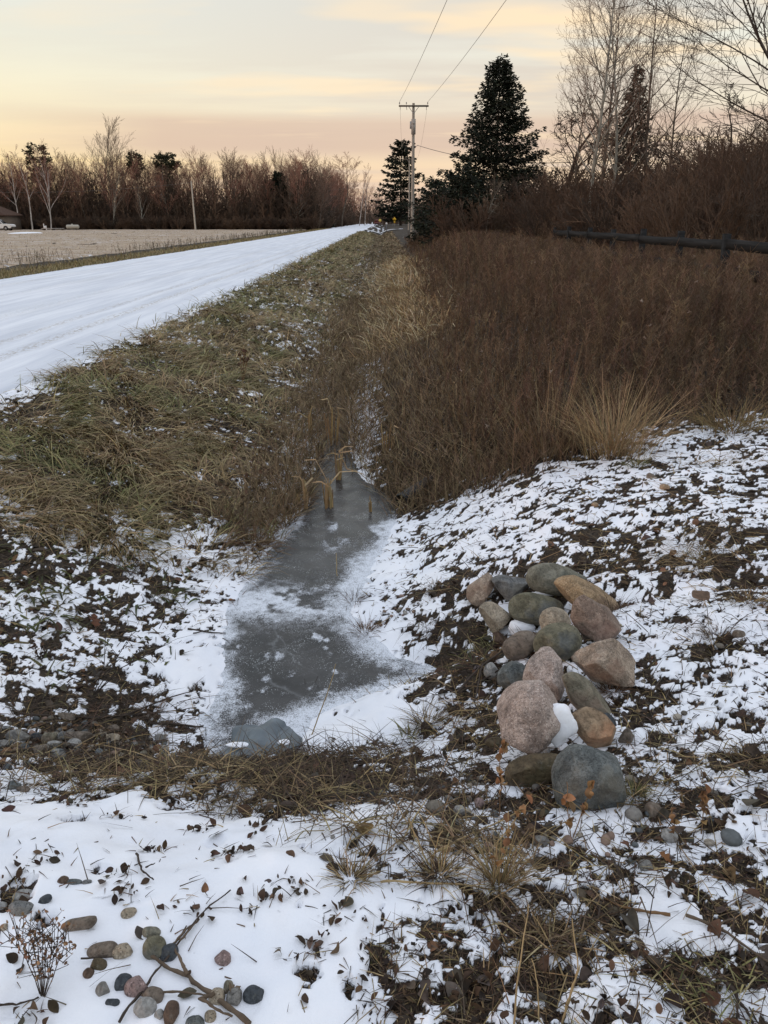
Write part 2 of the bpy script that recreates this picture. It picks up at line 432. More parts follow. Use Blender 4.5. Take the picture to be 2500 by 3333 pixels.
def build_road():
    ys = list(np.linspace(-60, 3, 20)); y = 3
    while y < 330: y += max(.08, .02*y); ys.append(y)
    ys = np.array(ys); us = np.linspace(0, 1, 90)
    bend = 0
    xr = -3.72+(fbm(ys*0, ys, .9, 3, 3)-.5)*.30; xl = -11.3+(fbm(ys*0+5, ys, 1.2, 3, 4)-.5)*.30
    X = xl[:, None]+(xr-xl)[:, None]*us[None]
    Yg = np.repeat(ys[:, None], len(us), 1)
    crown = .07*(1-((us-.5)*2)**2)[None]
    rut = -.012*(np.exp(-((X+4.75)/.16)**2)+np.exp(-((X+5.35)/.14)**2)+np.exp(-((X+6.6)/.2)**2)+np.exp(-((X+8.3)/.2)**2)+np.exp(-((X+9.9)/.25)**2))
    Z = -.02+crown+rut+(fbm(X, Yg, .5, 3, 8)-.5)*.02+.004
    Z[:, 0] -= .12; Z[:, -1] -= .12
    n = NT('packed_road_snow', .7, .3)
    st = n.mapping((1.0, .05, 1.0)); nl = n.noise(5.0, 5, .6, st); n2 = n.noise(1.3, 4, .6, n.mapping((1, .12, 1)))
    col = n.mix(n.ramp(nl, [(.38, 0.0), (.66, 1.0)]), (.60, .635, .71), (.76, .79, .85))
    col = n.mix(n.ramp(n2, [(.5, 0.0), (.75, .35)]), col, (.50, .52, .56))
    sep = n.N.new('ShaderNodeSeparateXYZ'); n.L.new(n.co, sep.inputs[0])
    def band(c, w, k):
        d = n.math('ABSOLUTE', n.math('SUBTRACT', sep.outputs[0], c)); d = n.math('DIVIDE', d, w)
        return n.math('MULTIPLY', n.math('SUBTRACT', 1.0, d, True), k)
    tr = n.noise(26, 4, .7, n.mapping((1, .35, 1)))
    gr = n.ramp(tr, [(.46, 0.0), (.60, 1.0)])
    b = n.math('ADD', band(-4.75, .16, .75), n.math('ADD', band(-5.3, .15, .6), n.math('ADD', band(-6.6, .3, .25), n.math('ADD', band(-8.4, .3, .2), band(-9.9, .3, .3)))))
    col = n.mix(n.math('MULTIPLY', gr, b, True), col, (.30, .25, .19))
    n.color(col); n.bump(n.math('ADD', nl, tr), .3, .02)
    o = link('road', grid_mesh('road', X, Yg, Z), n.m); tag(o, 'straight country road under packed snow with faint tyre tracks', 'road', kind='structure')
build_road()

def build_field():
    ys = np.concatenate([np.linspace(8, 40, 90), np.linspace(40.5, 164, 120)]); xs = -np.concatenate([np.linspace(15.2, 60, 120), np.linspace(61, 330, 60)])[::-1]
    X, Yg = np.meshgrid(xs, ys)
    Z = -.12+(fbm(X, Yg, 2.2, 3, 61)-.5)*.10
    Z[:, -1] -= .2; Z[0] -= .2; Z[-1] -= .2
    n = NT('stubble_field_soil', .9, .15)
    a = n.noise(.5, 5, .6, n.mapping((.25, 1, 1))); b = n.noise(7, 4, .65, n.mapping((.5, 1, 1)))
    c = n.mix(n.ramp(b, [(.35, 0.0), (.65, 1.0)]), (.20, .145, .10), (.46, .36, .26))
    c = n.mix(n.ramp(a, [(.4, 0.0), (.7, .6)]), c, (.50, .41, .32))
    sn = n.math('MULTIPLY', n.ramp(n.noise(3.2, 5, .7, n.mapping((.3, 1, 1))), [(.55, 0.0), (.62, 1.0)]), n.ramp(n.noise(.09, 2), [(.42, .15), (.6, .8)]))
    c = n.mix(sn, c, (.74, .75, .80))
    n.color(c); n.bump(b, .6, .05)
    o = link('field', grid_mesh('field', X, Yg, Z), n.m); tag(o, 'flat tan stubble field with light snow across the road', 'field', kind='structure')
    # a drifted strip of snow near the farm yard
    p0 = P(85, 765, 108)
    g = np.linspace(-1, 1, 25); A, B = np.meshgrid(g, g)
    R = np.clip(1-(np.abs(A)**2+np.abs(B)**2), 0, 1)
    snowm = cmat('snow_plain', (.83, .85, .90), .6, .2, .05)
    wob = 1+.25*(fbm(A*3, B*3, 1, 3, 5)-.5)
    o = link('snow_drift', grid_mesh('snow_drift', p0[0]+A*1.5*wob+B*.5, p0[1]+B*3.5*wob, -.16+.22*np.sqrt(R)), snowm)
    tag(o, 'thin strip of snow lying in the stubble field near the farm yard', 'snow drift')
build_field()

def build_ice():
    ys = np.concatenate([np.arange(2.85, 7, .012), np.arange(7, 10.5, .03)]); us = np.linspace(-.12, 1.12, 150)
    xl, xr = ice_edges(ys)
    X = xl[:, None]-.12+(xr-xl+.24)[:, None]*us[None]; Yg = np.repeat(ys[:, None], len(us), 1)
    # distance in from the bank
    e = np.minimum(X-xl[:, None], xr[:, None]-X)
    nz = fbm(X, Yg, .30, 4, 15); nf = fbm(X, Yg, .06, 3, 19)
    frost = smooth(.26, -.02, e+(nz-.5)*.34+(nf-.5)*.16)
    right = smooth(.46, .05, xr[:, None]-X+(nz-.5)*.5+(nf-.5)*.2)*smooth(5.8, 5.0, Yg)
    mid = np.exp(-((Yg-4.42)/.26)**2)*smooth(.36, .66, nz*.6+nf*.4)*.85
    streak = np.exp(-((X+.42-(Yg-5)*.10)/.10)**2)*smooth(5.0, 5.4, Yg)*smooth(7.2, 6.2, Yg)*smooth(.42, .62, fbm(X*2, Yg*.7, .2, 3, 4))*.8
    blot = smooth(.64, .76, fbm(X*1.3, Yg*.8, .085, 3, 77))*.62*smooth(4.9, 4.0, Yg)
    edge0 = smooth(3.15, 2.95, Yg+(nz-.5)*.3)*.6
    frost = np.clip(.24*smooth(.40, .64, nz*.6+nf*.4)+np.maximum.reduce([frost, right*.95, mid, streak, blot, edge0]), 0, 1)
    frost = frost*(1-.75*smooth(5.75, 6.2, Yg))
    Z = ICE_Z+frost*.006*nf+(fbm(X, Yg, .5, 2, 3)-.5)*.006
    n = NT('ditch_ice', .2, .3)
    f = n.attr('frost', 'Fac')
    cr = n.noise(150, 4, .8); md = n.noise(24, 4, .6)
    k = n.math('ADD', f, n.math('ADD', n.math('MULTIPLY', n.math('SUBTRACT', cr, .5), 2.6), n.math('MULTIPLY', n.math('SUBTRACT', md, .5), .8)))
    m = n.ramp(k, [(.47, 0.0), (.95, 1.0)])
    sp = n.ramp(n.voronoi(85), [(.16, 1.0), (.27, 0.0)])
    sp = n.math('MULTIPLY', sp, n.ramp(n.noise(9, 3), [(.46, 0.0), (.62, .9)]))
    dark = n.mix(n.ramp(n.noise(3.2, 5, .6), [(.3, 0.0), (.7, 1.0)]), (.016, .016, .0165), (.056, .054, .054))
    c = n.mix(m, dark, (.72, .76, .83)); c = n.mix(sp, c, (.55, .58, .6))
    ck = n.ramp(n.voronoi(2.6, n.mix(.12, n.mapping((1, .6, 1)), n.noise(4.0, 4)), 'Distance', 'DISTANCE_TO_EDGE'), [(.0, .16), (.010, 0.0)])
    c = n.mix(n.math('MULTIPLY', ck, n.ramp(n.noise(2.2, 3), [(.48, 0.0), (.6, 1.0)])), c, (.5, .53, .56))
    n.color(c); n.rough(n.mix(m, n.ramp(n.noise(6, 4), [(.35, (.16,)*3), (.7, (.42,)*3)]), (.85,)*3))
    n.bump(n.math('ADD', n.math('MULTIPLY', m, cr), n.math('MULTIPLY', n.noise(11, 3), .3)), .45, .01)
    o = link('ice', grid_mesh('ice', X, Yg, Z, {'frost': frost}), n.m); tag(o, 'grey frozen ditch water with frosted edges and white bubbles', 'ice', kind='structure')
build_ice()

# ------------------------------------------------------------------ blades, leaves, stalks
def blades(mb, root, az, L, w, rise, col, droop=.5, segs=3, twist=None):
    """bent ribbons: root (N,3), azimuth, length, width, rise 0 flat..1 upright, tip droop"""
    root = np.asarray(root, float); N = len(root)
    az, L, w, rise, droop = [np.broadcast_to(np.asarray(v, float), (N,)) for v in (az, L, w, rise, droop)]
    dirh = np.stack([np.cos(az), np.sin(az), np.zeros(N)], 1); side = np.stack([-np.sin(az), np.cos(az), np.zeros(N)], 1)
    if twist is not None:
        side = side*np.cos(twist)[:, None]+np.array([0, 0, 1.])*np.sin(twist)[:, None]
    ang = np.arcsin(np.clip(rise, 0, 1)); V = []
    p = root.copy(); st = L/segs
    for k in range(segs+1):
        ww = w*(1-.85*(k/segs)**1.5)
        V.append(p-side*ww[:, None]*.5); V.append(p+side*ww[:, None]*.5)
        a = ang-droop*(k+1)/segs*1.6
        p = p+(dirh*np.cos(a)[:, None]+np.array([0, 0, 1.])*np.sin(a)[:, None])*st[:, None]
    V = np.stack(V, 1)
    n = 2*(segs+1); f = np.array([[2*k, 2*k+1, 2*k+3, 2*k+2] for k in range(segs)])
    F = (np.arange(N)*n)[:, None, None]+f[None]
    mb.add(V.reshape(-1, 3), F.reshape(-1, 4), np.repeat(np.asarray(col, float), n, 0))
_LT = None
def leaf_template(lobed=False):
    t = np.linspace(0, 1, 7)
    w = np.sin(np.pi*np.clip(t*.96+.02, 0, 1))**.8*.34
    if lobed: w = np.array([.03, .22, .13, .42, .17, .30, .02])
    L = np.stack([t, w, 0*t], 1); R = np.stack([t, -w, 0*t], 1); M = np.stack([t, 0*t, 0*t], 1)
    V = np.concatenate([L, M, R])
    F = [[k, k+1, 8+k, 7+k] for k in range(6)]+[[7+k, 8+k, 15+k, 14+k] for k in range(6)]
    return V, np.array(F)
def leaves(mb, pos, size, col, lobed=False, tilt=.5, curl=1.0, r=None):
    r = r or rng
    T, F = leaf_template(lobed); N = len(pos)
    size = np.broadcast_to(np.asarray(size, float), (N,))
    V = np.repeat(T[None], N, 0)
    c1 = r.normal(0, .35, N)*curl; c2 = r.uniform(-.2, .9, N)*curl
    x = V[..., 0]-.5; y = V[..., 1]
    V = np.stack([x, y*(1-.25*np.abs(c2))[:, None], (x**2*1.3)*c1[:, None]+np.abs(y)*c2[:, None]*.9+np.sin(x*9+c1[:, None]*8)*.03], -1)
    V *= size[:, None, None]
    az = r.uniform(0, 2*np.pi, N); tx = r.normal(0, tilt, N); ty = r.normal(0, tilt, N)
    def rot(V, a, i, j):
        ca, sa = np.cos(a)[:, None], np.sin(a)[:, None]; W = V.copy(); W[..., i] = V[..., i]*ca-V[..., j]*sa; W[..., j] = V[..., i]*sa+V[..., j]*ca; return W
    V = rot(rot(rot(V, tx, 1, 2), ty, 0, 2), az, 0, 1)
    lo = V[..., 2].min(1)
    V[..., 2] -= (lo*.8)[:, None]
    V += np.asarray(pos)[:, None]
    F = (np.arange(N)*21)[:, None, None]+F[None]
    mb.add(V.reshape(-1, 3), F.reshape(-1, 4), np.repeat(np.asarray(col, float), 21, 0))
def palette(n, cols, jit=.25, r=None, p=None):
    r = r or rng
    c = np.array(cols)[r.choice(len(cols), n, p=p)]
    return np.clip(c*r.uniform(1-jit, 1+jit, (n, 1))*r.uniform(1-jit*.3, 1+jit*.3, (n, 3)), 0, 1)
TAN = [(.30, .22, .115), (.24, .175, .09), (.36, .28, .16), (.17, .12, .065)]
BROWN = [(.045, .029, .020), (.07, .043, .027), (.033, .023, .018), (.11, .066, .04), (.085, .066, .052)]
OLIVE = [(.155, .150, .06), (.215, .195, .085), (.28, .235, .115), (.10, .105, .042)]

def xyz(X, Y, dz=0.0):
    return np.stack([X, Y, hground(X, Y)+dz], 1)
def logy(n, a, b, r=None):
    r = r or rng
    return a*np.exp(r.uniform(0, 1, n)*math.log(b/a))

def build_litter():
    mb = MB()
    # dead leaves: most lie where the snow is open
    N = 39000; Y = logy(N, .75, 9.5); X = rng.uniform(-1, 1, N)*(1.25+.62*Y)
    xl, xr = ice_edges(np.maximum(Y, 2.9))
    keep = (X > -3.9) & ~((X > xl-.03) & (X < xr+.03) & (Y > 2.95))
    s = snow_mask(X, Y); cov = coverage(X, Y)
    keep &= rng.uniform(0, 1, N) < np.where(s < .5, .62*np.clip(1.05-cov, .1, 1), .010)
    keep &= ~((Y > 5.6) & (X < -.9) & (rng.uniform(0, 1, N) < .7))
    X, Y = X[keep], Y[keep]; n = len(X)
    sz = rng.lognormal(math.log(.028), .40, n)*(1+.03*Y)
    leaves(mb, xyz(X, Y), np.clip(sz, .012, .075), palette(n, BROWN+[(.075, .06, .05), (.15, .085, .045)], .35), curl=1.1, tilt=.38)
    # small clumps of curled leaves caught on the open snow
    spots = [(245, 2620), (400, 2660), (520, 2770), (60, 2850), (380, 2850), (140, 2795), (860, 2930), (980, 3130), (1020, 3090), (720, 2790), (790, 2770), (960, 2890), (1240, 3140), (1430, 3230), (1180, 3210), (390, 2900), (300, 2600), (560, 2610), (850, 2690), (650, 2700), (1100, 2980), (1330, 3100), (1560, 3220), (1480, 2980), (1950, 3260), (2080, 3160), (2200, 2880), (2020, 2790), (120, 3290), (620, 2960), (2320, 2680), (2450, 2780)]
    o_, t_ = ground_hit([s_[0] for s_ in spots], [s_[1] for s_ in spots], hground)
    for (cx, cy, _) in o_:
        k = int(rng.integers(5, 15)); X = cx+rng.normal(0, .028, k); Y = cy+rng.normal(0, .020, k)
        leaves(mb, xyz(X, Y, .003), rng.uniform(.010, .034, k), palette(k, BROWN, .35), curl=1.5, tilt=.7)
        k = 14; X = cx+rng.normal(0, .03, k); Y = cy+rng.normal(0, .022, k)
        blades(mb, xyz(X, Y, .003), rng.uniform(0, 6.3, k), rng.uniform(.01, .05, k), .0025, rng.uniform(0, .7, k), palette(k, BROWN+TAN[:1], .3), droop=.3, segs=2, twist=rng.uniform(-1, 1, k))
    o = link('leaf_litter', mb.mesh('leaf_litter', True), vmat('dead_leaf', .75, .25, .4, 40)); tag(o, 'dark brown dead leaves scattered over the snowy ground', 'leaf litter', kind='stuff')
    # small dark crumbs, seeds and broken stalk ends
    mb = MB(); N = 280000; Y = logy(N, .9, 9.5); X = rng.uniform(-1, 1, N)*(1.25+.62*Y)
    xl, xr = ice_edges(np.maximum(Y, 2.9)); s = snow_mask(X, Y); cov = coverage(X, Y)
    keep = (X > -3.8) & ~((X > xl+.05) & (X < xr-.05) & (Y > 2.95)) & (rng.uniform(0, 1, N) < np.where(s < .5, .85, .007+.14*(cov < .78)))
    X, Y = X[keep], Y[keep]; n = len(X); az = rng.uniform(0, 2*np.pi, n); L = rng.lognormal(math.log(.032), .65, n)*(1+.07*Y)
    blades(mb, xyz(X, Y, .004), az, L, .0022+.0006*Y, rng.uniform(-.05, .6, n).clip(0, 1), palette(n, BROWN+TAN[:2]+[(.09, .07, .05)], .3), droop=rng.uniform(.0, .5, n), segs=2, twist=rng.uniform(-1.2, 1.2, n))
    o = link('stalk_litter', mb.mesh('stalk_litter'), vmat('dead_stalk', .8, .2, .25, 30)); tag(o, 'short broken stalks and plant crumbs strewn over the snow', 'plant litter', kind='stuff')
build_litter()

def build_bank_grass():
    mb = MB()
    N = 210000; Y = logy(N, 4.7, 130); 
    lo = -3.95+np.where(Y > 40, -.1, 0); X = rng.uniform(0, 1, N)*3.3+lo
    # beyond 8 m the ditch fills with grass too
    xl, xr = ice_edges(Y)
    X = np.where(Y > 7.5, lo+rng.uniform(0, 1, N)*(3.3+np.clip((Y-7.5)*.12, 0, 2.0)), X)
    onice = (X > xl+.08) & (X < xr-.05) & (Y < 13)
    d = fbm(X, Y, .9, 3, 111); thin = smooth(.24, .40, d+.10*smooth(-1.6, -3.0, X)-.10*smooth(5.4, 4.7, Y)+.2*smooth(9, 25, Y))
    edge = smooth(-3.95, -3.55, X)*.9+.1
    keep = ~onice & (rng.uniform(0, 1, N) < np.maximum(thin, .25)*edge*np.where(snow_mask(X, Y) > .5, .22, 1))
    X, Y = X[keep], Y[keep]; n = len(X)
    pz = fbm(X, Y, .55, 3, 131); swirl = fbm(X, Y, .8, 2, 141)*4*np.pi
    az = swirl+rng.normal(0, .75, n); near = np.clip(Y/6, .8, 3)
    green = smooth(.44, .72, pz+.12*smooth(-2.0, -3.2, X)+.04*smooth(10, 30, Y)); 
    wet = smooth(-1.7, -.9, X)
    c = palette(n, OLIVE, .3)*green[:, None]*1.12+palette(n, TAN, .3)*(1-green)[:, None]*1.15
    br = palette(n, [(.18, .125, .07), (.12, .085, .05), (.25, .18, .10)], .3)
    pick = rng.uniform(0, 1, n) < (.18+.65*wet)
    c[pick] = br[pick]
    L = rng.uniform(.14, .42, n)*(1-.25*wet)*(1+np.clip(Y-20, 0, 60)*.004)
    blades(mb, xyz(X, Y, -.01), az, L, (.0042+.00062*Y), rng.uniform(.25, .95, n), c, droop=rng.uniform(.45, 1.05, n), segs=3, twist=rng.uniform(-.6, .6, n))
    o = link('verge_grass', mb.mesh('verge_grass', True), vmat('verge_grass', .7, .25, .3, 6)); tag(o, 'matted olive and straw coloured grass on the ditch bank beside the road', 'grass', kind='stuff')
    # verge beyond the road
    mb = MB(); N = 46000; Y = logy(N, 14, 170); X = -11.15-rng.beta(1.2, 1.5, N)*2.6
    c = palette(N, [(.22, .165, .075), (.17, .14, .055), (.28, .22, .11)], .3)
    blades(mb, xyz(X, Y, -.02), rng.uniform(0, 6.3, N), rng.uniform(.16, .36, N), .008+.0006*Y, rng.uniform(.5, 1, N), c, droop=rng.uniform(.2, .8, N), segs=2)
    o = link('far_verge_grass', mb.mesh('far_verge_grass'), vmat('verge_grass')); tag(o, 'yellow grass strip between the road and the stubble field', 'grass', kind='stuff')
    # dark weeds along the field edge
    mb = MB(); N = 1300; Y = logy(N, 18, 150); X = -14.3-rng.beta(1.3, 2.5, N)*(2.6+2.5*smooth(60, 20, Y)); p = xyz(X, Y, -.03)
    keep = fbm(X, Y, 5, 2, 9) > .47; p = p[keep]; Y = Y[keep]
    stalks(mb, p, rng.uniform(.15, .6, len(p)), .004+.00012*Y, [(.10, .08, .055), (.13, .10, .07), (.08, .08, .045)], twigs=7)
    o = link('field_edge_weeds', mb.mesh('field_edge_weeds'), vmat('dead_stalk')); tag(o, 'dark dead weeds along the edge of the stubble field', 'weeds', kind='stuff')
    mb = MB(); N = 60000; Y = logy(N, 20, 163); X = -15.6-rng.uniform(0, 1, N)**1.3*(.9*Y+5); 
    row = np.round(Y/.75)*.75+rng.normal(0, .06, N); p = np.stack([X, row, np.full(N, -.14)+(fbm(X, row, 2.2, 3, 61)-.5)*.10], 1)
    blades(mb, p, rng.uniform(0, 6.3, N), rng.uniform(.06, .20, N), .010+.0006*Y, rng.uniform(.2, 1, N), palette(N, [(.46, .36, .25), (.36, .28, .19), (.54, .45, .34), (.22, .165, .115)], .3), droop=.3, segs=1)
    o = link('corn_stubble', mb.mesh('corn_stubble'), vmat('dead_stalk')); tag(o, 'short tan stubble standing in rows over the field', 'stubble', kind='stuff')
def stalks(mb, p, h, r, cols, twigs=14, lean=.12, spread=.55, tw=(.10, .30), lo=.35, fluff=0.0):
    """upright dead weeds: a bent stem with rising side twigs"""
    n = len(p); h = np.broadcast_to(h, (n,)); r = np.broadcast_to(r, (n,))
    col = palette(n, cols, .3)
    l1 = rng.normal(0, lean, (n, 2)); l2 = l1+rng.normal(0, lean, (n, 2))
    def pos(t):
        t = np.asarray(t); xy = p[:, :2]+(l1*t[:, None]+(l2-l1)*(t**2)[:, None])*h[:, None]
        return np.concatenate([xy, (p[:, 2]+t*h)[:, None]], 1)
    for a, b in ((0, .35), (.35, .7), (.7, 1.0)):
        mb.segs(pos(np.full(n, a)), pos(np.full(n, b)), r*(1-.6*a), r*(1-.6*b), 3, col)
    for k in range(twigs):
        t = np.clip(rng.uniform(lo, 1, n)**.8, 0, 1); q = pos(t); az = rng.uniform(0, 6.283, n); L = rng.uniform(tw[0], tw[1], n)*h*(1.25-.6*t)
        up = rng.uniform(.2, 1.1, n)
        d = np.stack([np.cos(az)*spread, np.sin(az)*spread, up*.7], 1); e = q+d*L[:, None]
        mb.segs(q, e, r*.55, r*.3, 3, col*rng.uniform(.8, 1.25, (n, 1)))
        if k % 3 == 0:
            e2 = q+(d*.55)*L[:, None]; e3 = e2+np.stack([np.cos(az+1)*.3, np.sin(az+1)*.3, up*.5], 1)*L[:, None]*.7
            mb.segs(e2, e3, r*.4, r*.25, 3, col)
    if fluff > 0:
        k = rng.uniform(0, 1, n) < fluff; q = pos(np.ones(n))[k]
        for j in range(9):
            d = rng.normal(0, 1, (len(q), 3)); d /= np.linalg.norm(d, axis=1, keepdims=True)
            mb.segs(q, q+d*rng.uniform(.012, .03, (len(q), 1)), .005, .003, 3, palette(len(q), [(.34, .28, .23), (.26, .2, .16)], .2))
build_bank_grass()

def brush_front(X): return 5.75+.38*np.maximum(0, X-1.1)+.3*(vnoise(X*2.1, X*0+3, 4)-.5)
def build_brush():
    # tall dead goldenrod filling the ground between ditch and fence
    mb = MB(); N = 9800; Y = logy(N, 5.6, 75); xmin = .70+np.clip(Y-8, 0, 50)*.022
    xmax = np.minimum(7.5+.05*Y, 2.2+.62*Y); X = xmin+rng.uniform(0, 1, N)*(xmax-xmin)
    keep = Y > brush_front(X)+.15; X, Y, xmin = X[keep], Y[keep], xmin[keep]; n = len(X)
    rise = smooth(0, 2.8, Y-brush_front(X))*smooth(-.1, 3.0, X-xmin+1.4*(fbm(X, Y, 1.6, 2, 207)-.5))
    tall = (rng.uniform(0, 1, n) < .06)*rng.uniform(.1, .4, n)*(np.abs(X-6) > 1)
    h = (.26+.72*rise*(.72+.6*fbm(X, Y, 1.1, 2, 201))+tall+.35*smooth(14, 40, Y)*smooth(1.5, .0, np.abs(X-6)-2.2))*rng.uniform(.75, 1.2, n)
    h = np.where(np.abs(X-6) < .5, np.minimum(h, .95), h)
    h = np.where((X > 3.2) & (X < 6) & (Y > 9), np.minimum(h, rng.uniform(.80, 1.2, n)), h)
    stalks(mb, xyz(X, Y, -.02), h, .0028+.00016*Y, [(.135, .086, .055), (.105, .068, .046), (.165, .108, .07), (.09, .06, .042), (.21, .145, .09)], twigs=24, fluff=.016)
    # thin dense understorey of the same plants
    N = 12000; Y = logy(N, 5.6, 60); xmin = .35+np.clip(Y-8, 0, 50)*.02; xmax = np.minimum(7.5+.05*Y, 2.2+.62*Y); X = xmin+rng.uniform(0, 1, N)*(xmax-xmin)
    keep = Y > brush_front(X)-.05; X, Y, xmin = X[keep], Y[keep], xmin[keep]; n = len(X)
    stalks(mb, xyz(X, Y, -.02), rng.uniform(.18, .55, n)*(.55+.45*smooth(0, 2.5, X-xmin)), .0026+.00014*Y, [(.085, .055, .036), (.115, .076, .048), (.19, .135, .085)], twigs=8, lean=.3)
    o = link('dead_goldenrod', mb.mesh('dead_goldenrod'), vmat('dead_stalk')); tag(o, 'dense reddish brown dead goldenrod filling the ground before the black fence', 'brush', kind='stuff')
    # reddish short reed grass round the ditch and tan broad reeds farther along
    mb = MB(); N = 38000; Y = logy(N, 5.2, 24); xl, xr = ice_edges(Y); X = xr-.05+rng.beta(1.2, 2.0, N)*(1.9+.05*Y)
    left = rng.uniform(0, 1, N) < .30; X = np.where(left, xl+.06-rng.beta(1, 2.2, N)*.75, X)
    inn = (rng.uniform(0, 1, N) < .22) & (Y > 6.9); X = np.where(inn, xl+rng.uniform(0, 1, N)*(xr-xl+.1), X); left = left & ~inn
    keep = np.where(left, Y > 5.55, Y > 5.9+.35*np.maximum(0, X-1.0)) & (~inn | (rng.uniform(0, 1, N) < smooth(6.8, 8.2, Y))); X, Y = X[keep], Y[keep]; n = len(X)
    blades(mb, xyz(X, Y, -.02), rng.uniform(0, 6.3, n), rng.uniform(.12, .36, n), .0035+.0005*Y, rng.uniform(.65, 1, n), palette(n, [(.14, .095, .055), (.20, .14, .08), (.11, .075, .047), (.28, .205, .12)], .3), droop=rng.uniform(.05, .5, n), segs=3, twist=rng.uniform(-.8, .8, n))
    o = link('ditch_reed_grass', mb.mesh('ditch_reed_grass'), vmat('dead_stalk')); tag(o, 'short rusty brown reed grass crowding both edges of the frozen ditch', 'reed grass', kind='stuff')
    mb = MB(); N = 7000; Y = 12.5*np.exp(rng.uniform(0, 1.15, N)); X = .32+rng.normal(0, .62, N)+(Y-14)*.008
    n = N
    blades(mb, xyz(X, Y, -.03), rng.uniform(0, 6.3, n), rng.uniform(.15, .48, n), .009+.0004*Y, rng.uniform(.7, 1, n), palette(n, [(.46, .35, .19), (.38, .27, .14), (.56, .48, .32), (.27, .18, .10)], .25), droop=rng.uniform(.1, .9, n), segs=3, twist=rng.uniform(-1.2, 1.2, n))
    o = link('tan_reeds', mb.mesh('tan_reeds'), vmat('dead_stalk')); tag(o, 'pale tan withered reeds standing farther along the ditch', 'reeds', kind='stuff')
build_brush()

# matted straw, green weeds and the debris wrack over the culvert
def build_mats():
    mb = MB()
    def straw(px, py, n, spread, L, cols, rise=(.05, .6), w=.0035, az=None, azs=1.0):
        c, t = at(px, py)
        X = c[0]+rng.normal(0, spread[0], n); Y = c[1]+rng.normal(0, spread[1], n)
        xl, xr = ice_edges(Y)
        k = ~((X > xl+.05) & (X < xr-.05) & (Y > 3.14)); X, Y = X[k], Y[k]; m = len(X)
        a = rng.uniform(0, 6.3, m) if az is None else az+rng.normal(0, azs, m)+np.pi*(rng.uniform(0, 1, m) < .5)
        blades(mb, xyz(X, Y, .002)+np.array([0, 0, 1])*rng.uniform(0, .03, (m, 1)), a, rng.lognormal(math.log(L), .4, m), w*rng.uniform(.6, 1.3, m), rng.uniform(*rise, m), palette(m, cols, .3), droop=rng.uniform(.1, .9, m), segs=3, twist=rng.uniform(-.9, .9, m))
    DK = [(.06, .042, .03), (.09, .062, .042), (.04, .03, .024)]
    T2 = [(.31, .235, .13), (.25, .185, .10), (.19, .14, .075), (.13, .09, .05), (.085, .06, .038), (.05, .036, .026), (.06, .045, .03)]
    for px, py, n, sx, sy, L, c in ((640, 2520, 900, .26, .09, .14, T2), (350, 2560, 500, .25, .07, .13, T2), (130, 2480, 350, .18, .07, .11, T2+DK), (820, 2570, 700, .18, .07, .14, T2), (950, 2620, 450, .14, .05, .13, T2+DK),
                                    (1100, 2480, 800, .20, .08, .15, DK+[(.13, .09, .055)]), (1280, 2560, 500, .18, .08, .13, DK+T2[:1]), (1010, 2540, 400, .14, .05, .12, DK), (1420, 2600, 300, .14, .07, .10, DK),
                                    (1250, 2720, 260, .16, .05, .16, T2), (1480, 2760, 240, .12, .05, .14, T2), (1650, 2790, 220, .12, .06, .12, T2+DK), (1800, 3060, 420, .08, .05, .09, T2+DK), (1700, 3020, 160, .07, .05, .08, DK),
                                    (2280, 1800, 330, .22, .16, .20, T2), (1900, 1850, 120, .18, .1, .16, T2), (2400, 1780, 200, .25, .18, .17, T2+DK), (2380, 2540, 260, .22, .08, .13, T2+DK), (1520, 2330, 260, .07, .12, .15, DK+T2[:2]),
                                    (1420, 2060, 160, .08, .07, .12, DK), (1560, 2130, 300, .07, .07, .14, OLIVE+DK), (2150, 2450, 140, .1, .1, .1, DK+T2[:1]), (2340, 1515, 200, .22, .12, .18, [(.26, .19, .085), (.17, .12, .06)]), (330, 2400, 260, .25, .08, .16, DK),
                                    (380, 2330, 260, .22, .10, .16, DK), (2350, 3230, 200, .08, .06, .08, DK+OLIVE), (2050, 2880, 150, .12, .06, .10, DK+T2[:1]), (2330, 2050, 160, .2, .12, .12, DK)):
        straw(px, py, int(n*.72), (sx, sy), L*.9, c)
    o = link('straw_mat', mb.mesh('straw_mat', True), vmat('dead_stalk')); tag(o, 'matted straw and dark wrack lying along the edge above the pipe', 'straw', kind='stuff')
    mb = MB(); mb_ = mb
    for px, py, n, sp_ in ((60, 1850, 330, .35), (200, 1700, 220, .35), (120, 2000, 220, .3), (350, 1800, 120, .25), (560, 1930, 60, .07), (280, 1560, 150, .5)):
        c, t = at(px, py); X = c[0]+rng.normal(0, sp_, n); Y = c[1]+rng.normal(0, sp_, n)
        blades(mb, xyz(X, Y), rng.uniform(0, 6.3, n), rng.uniform(.06, .17, n), rng.uniform(.008, .022, n), rng.uniform(.1, .7, n), palette(n, [(.045, .055, .018), (.07, .075, .025), (.10, .085, .035), (.055, .04, .025)], .3), droop=rng.uniform(.3, .9, n), segs=3, twist=rng.uniform(-.5, .5, n))
    o = link('low_green_weeds', mb.mesh('low_green_weeds', True), vmat('verge_grass')); tag(o, 'low dark green weed leaves showing through the snow at the left', 'weeds', kind='stuff')
build_mats()

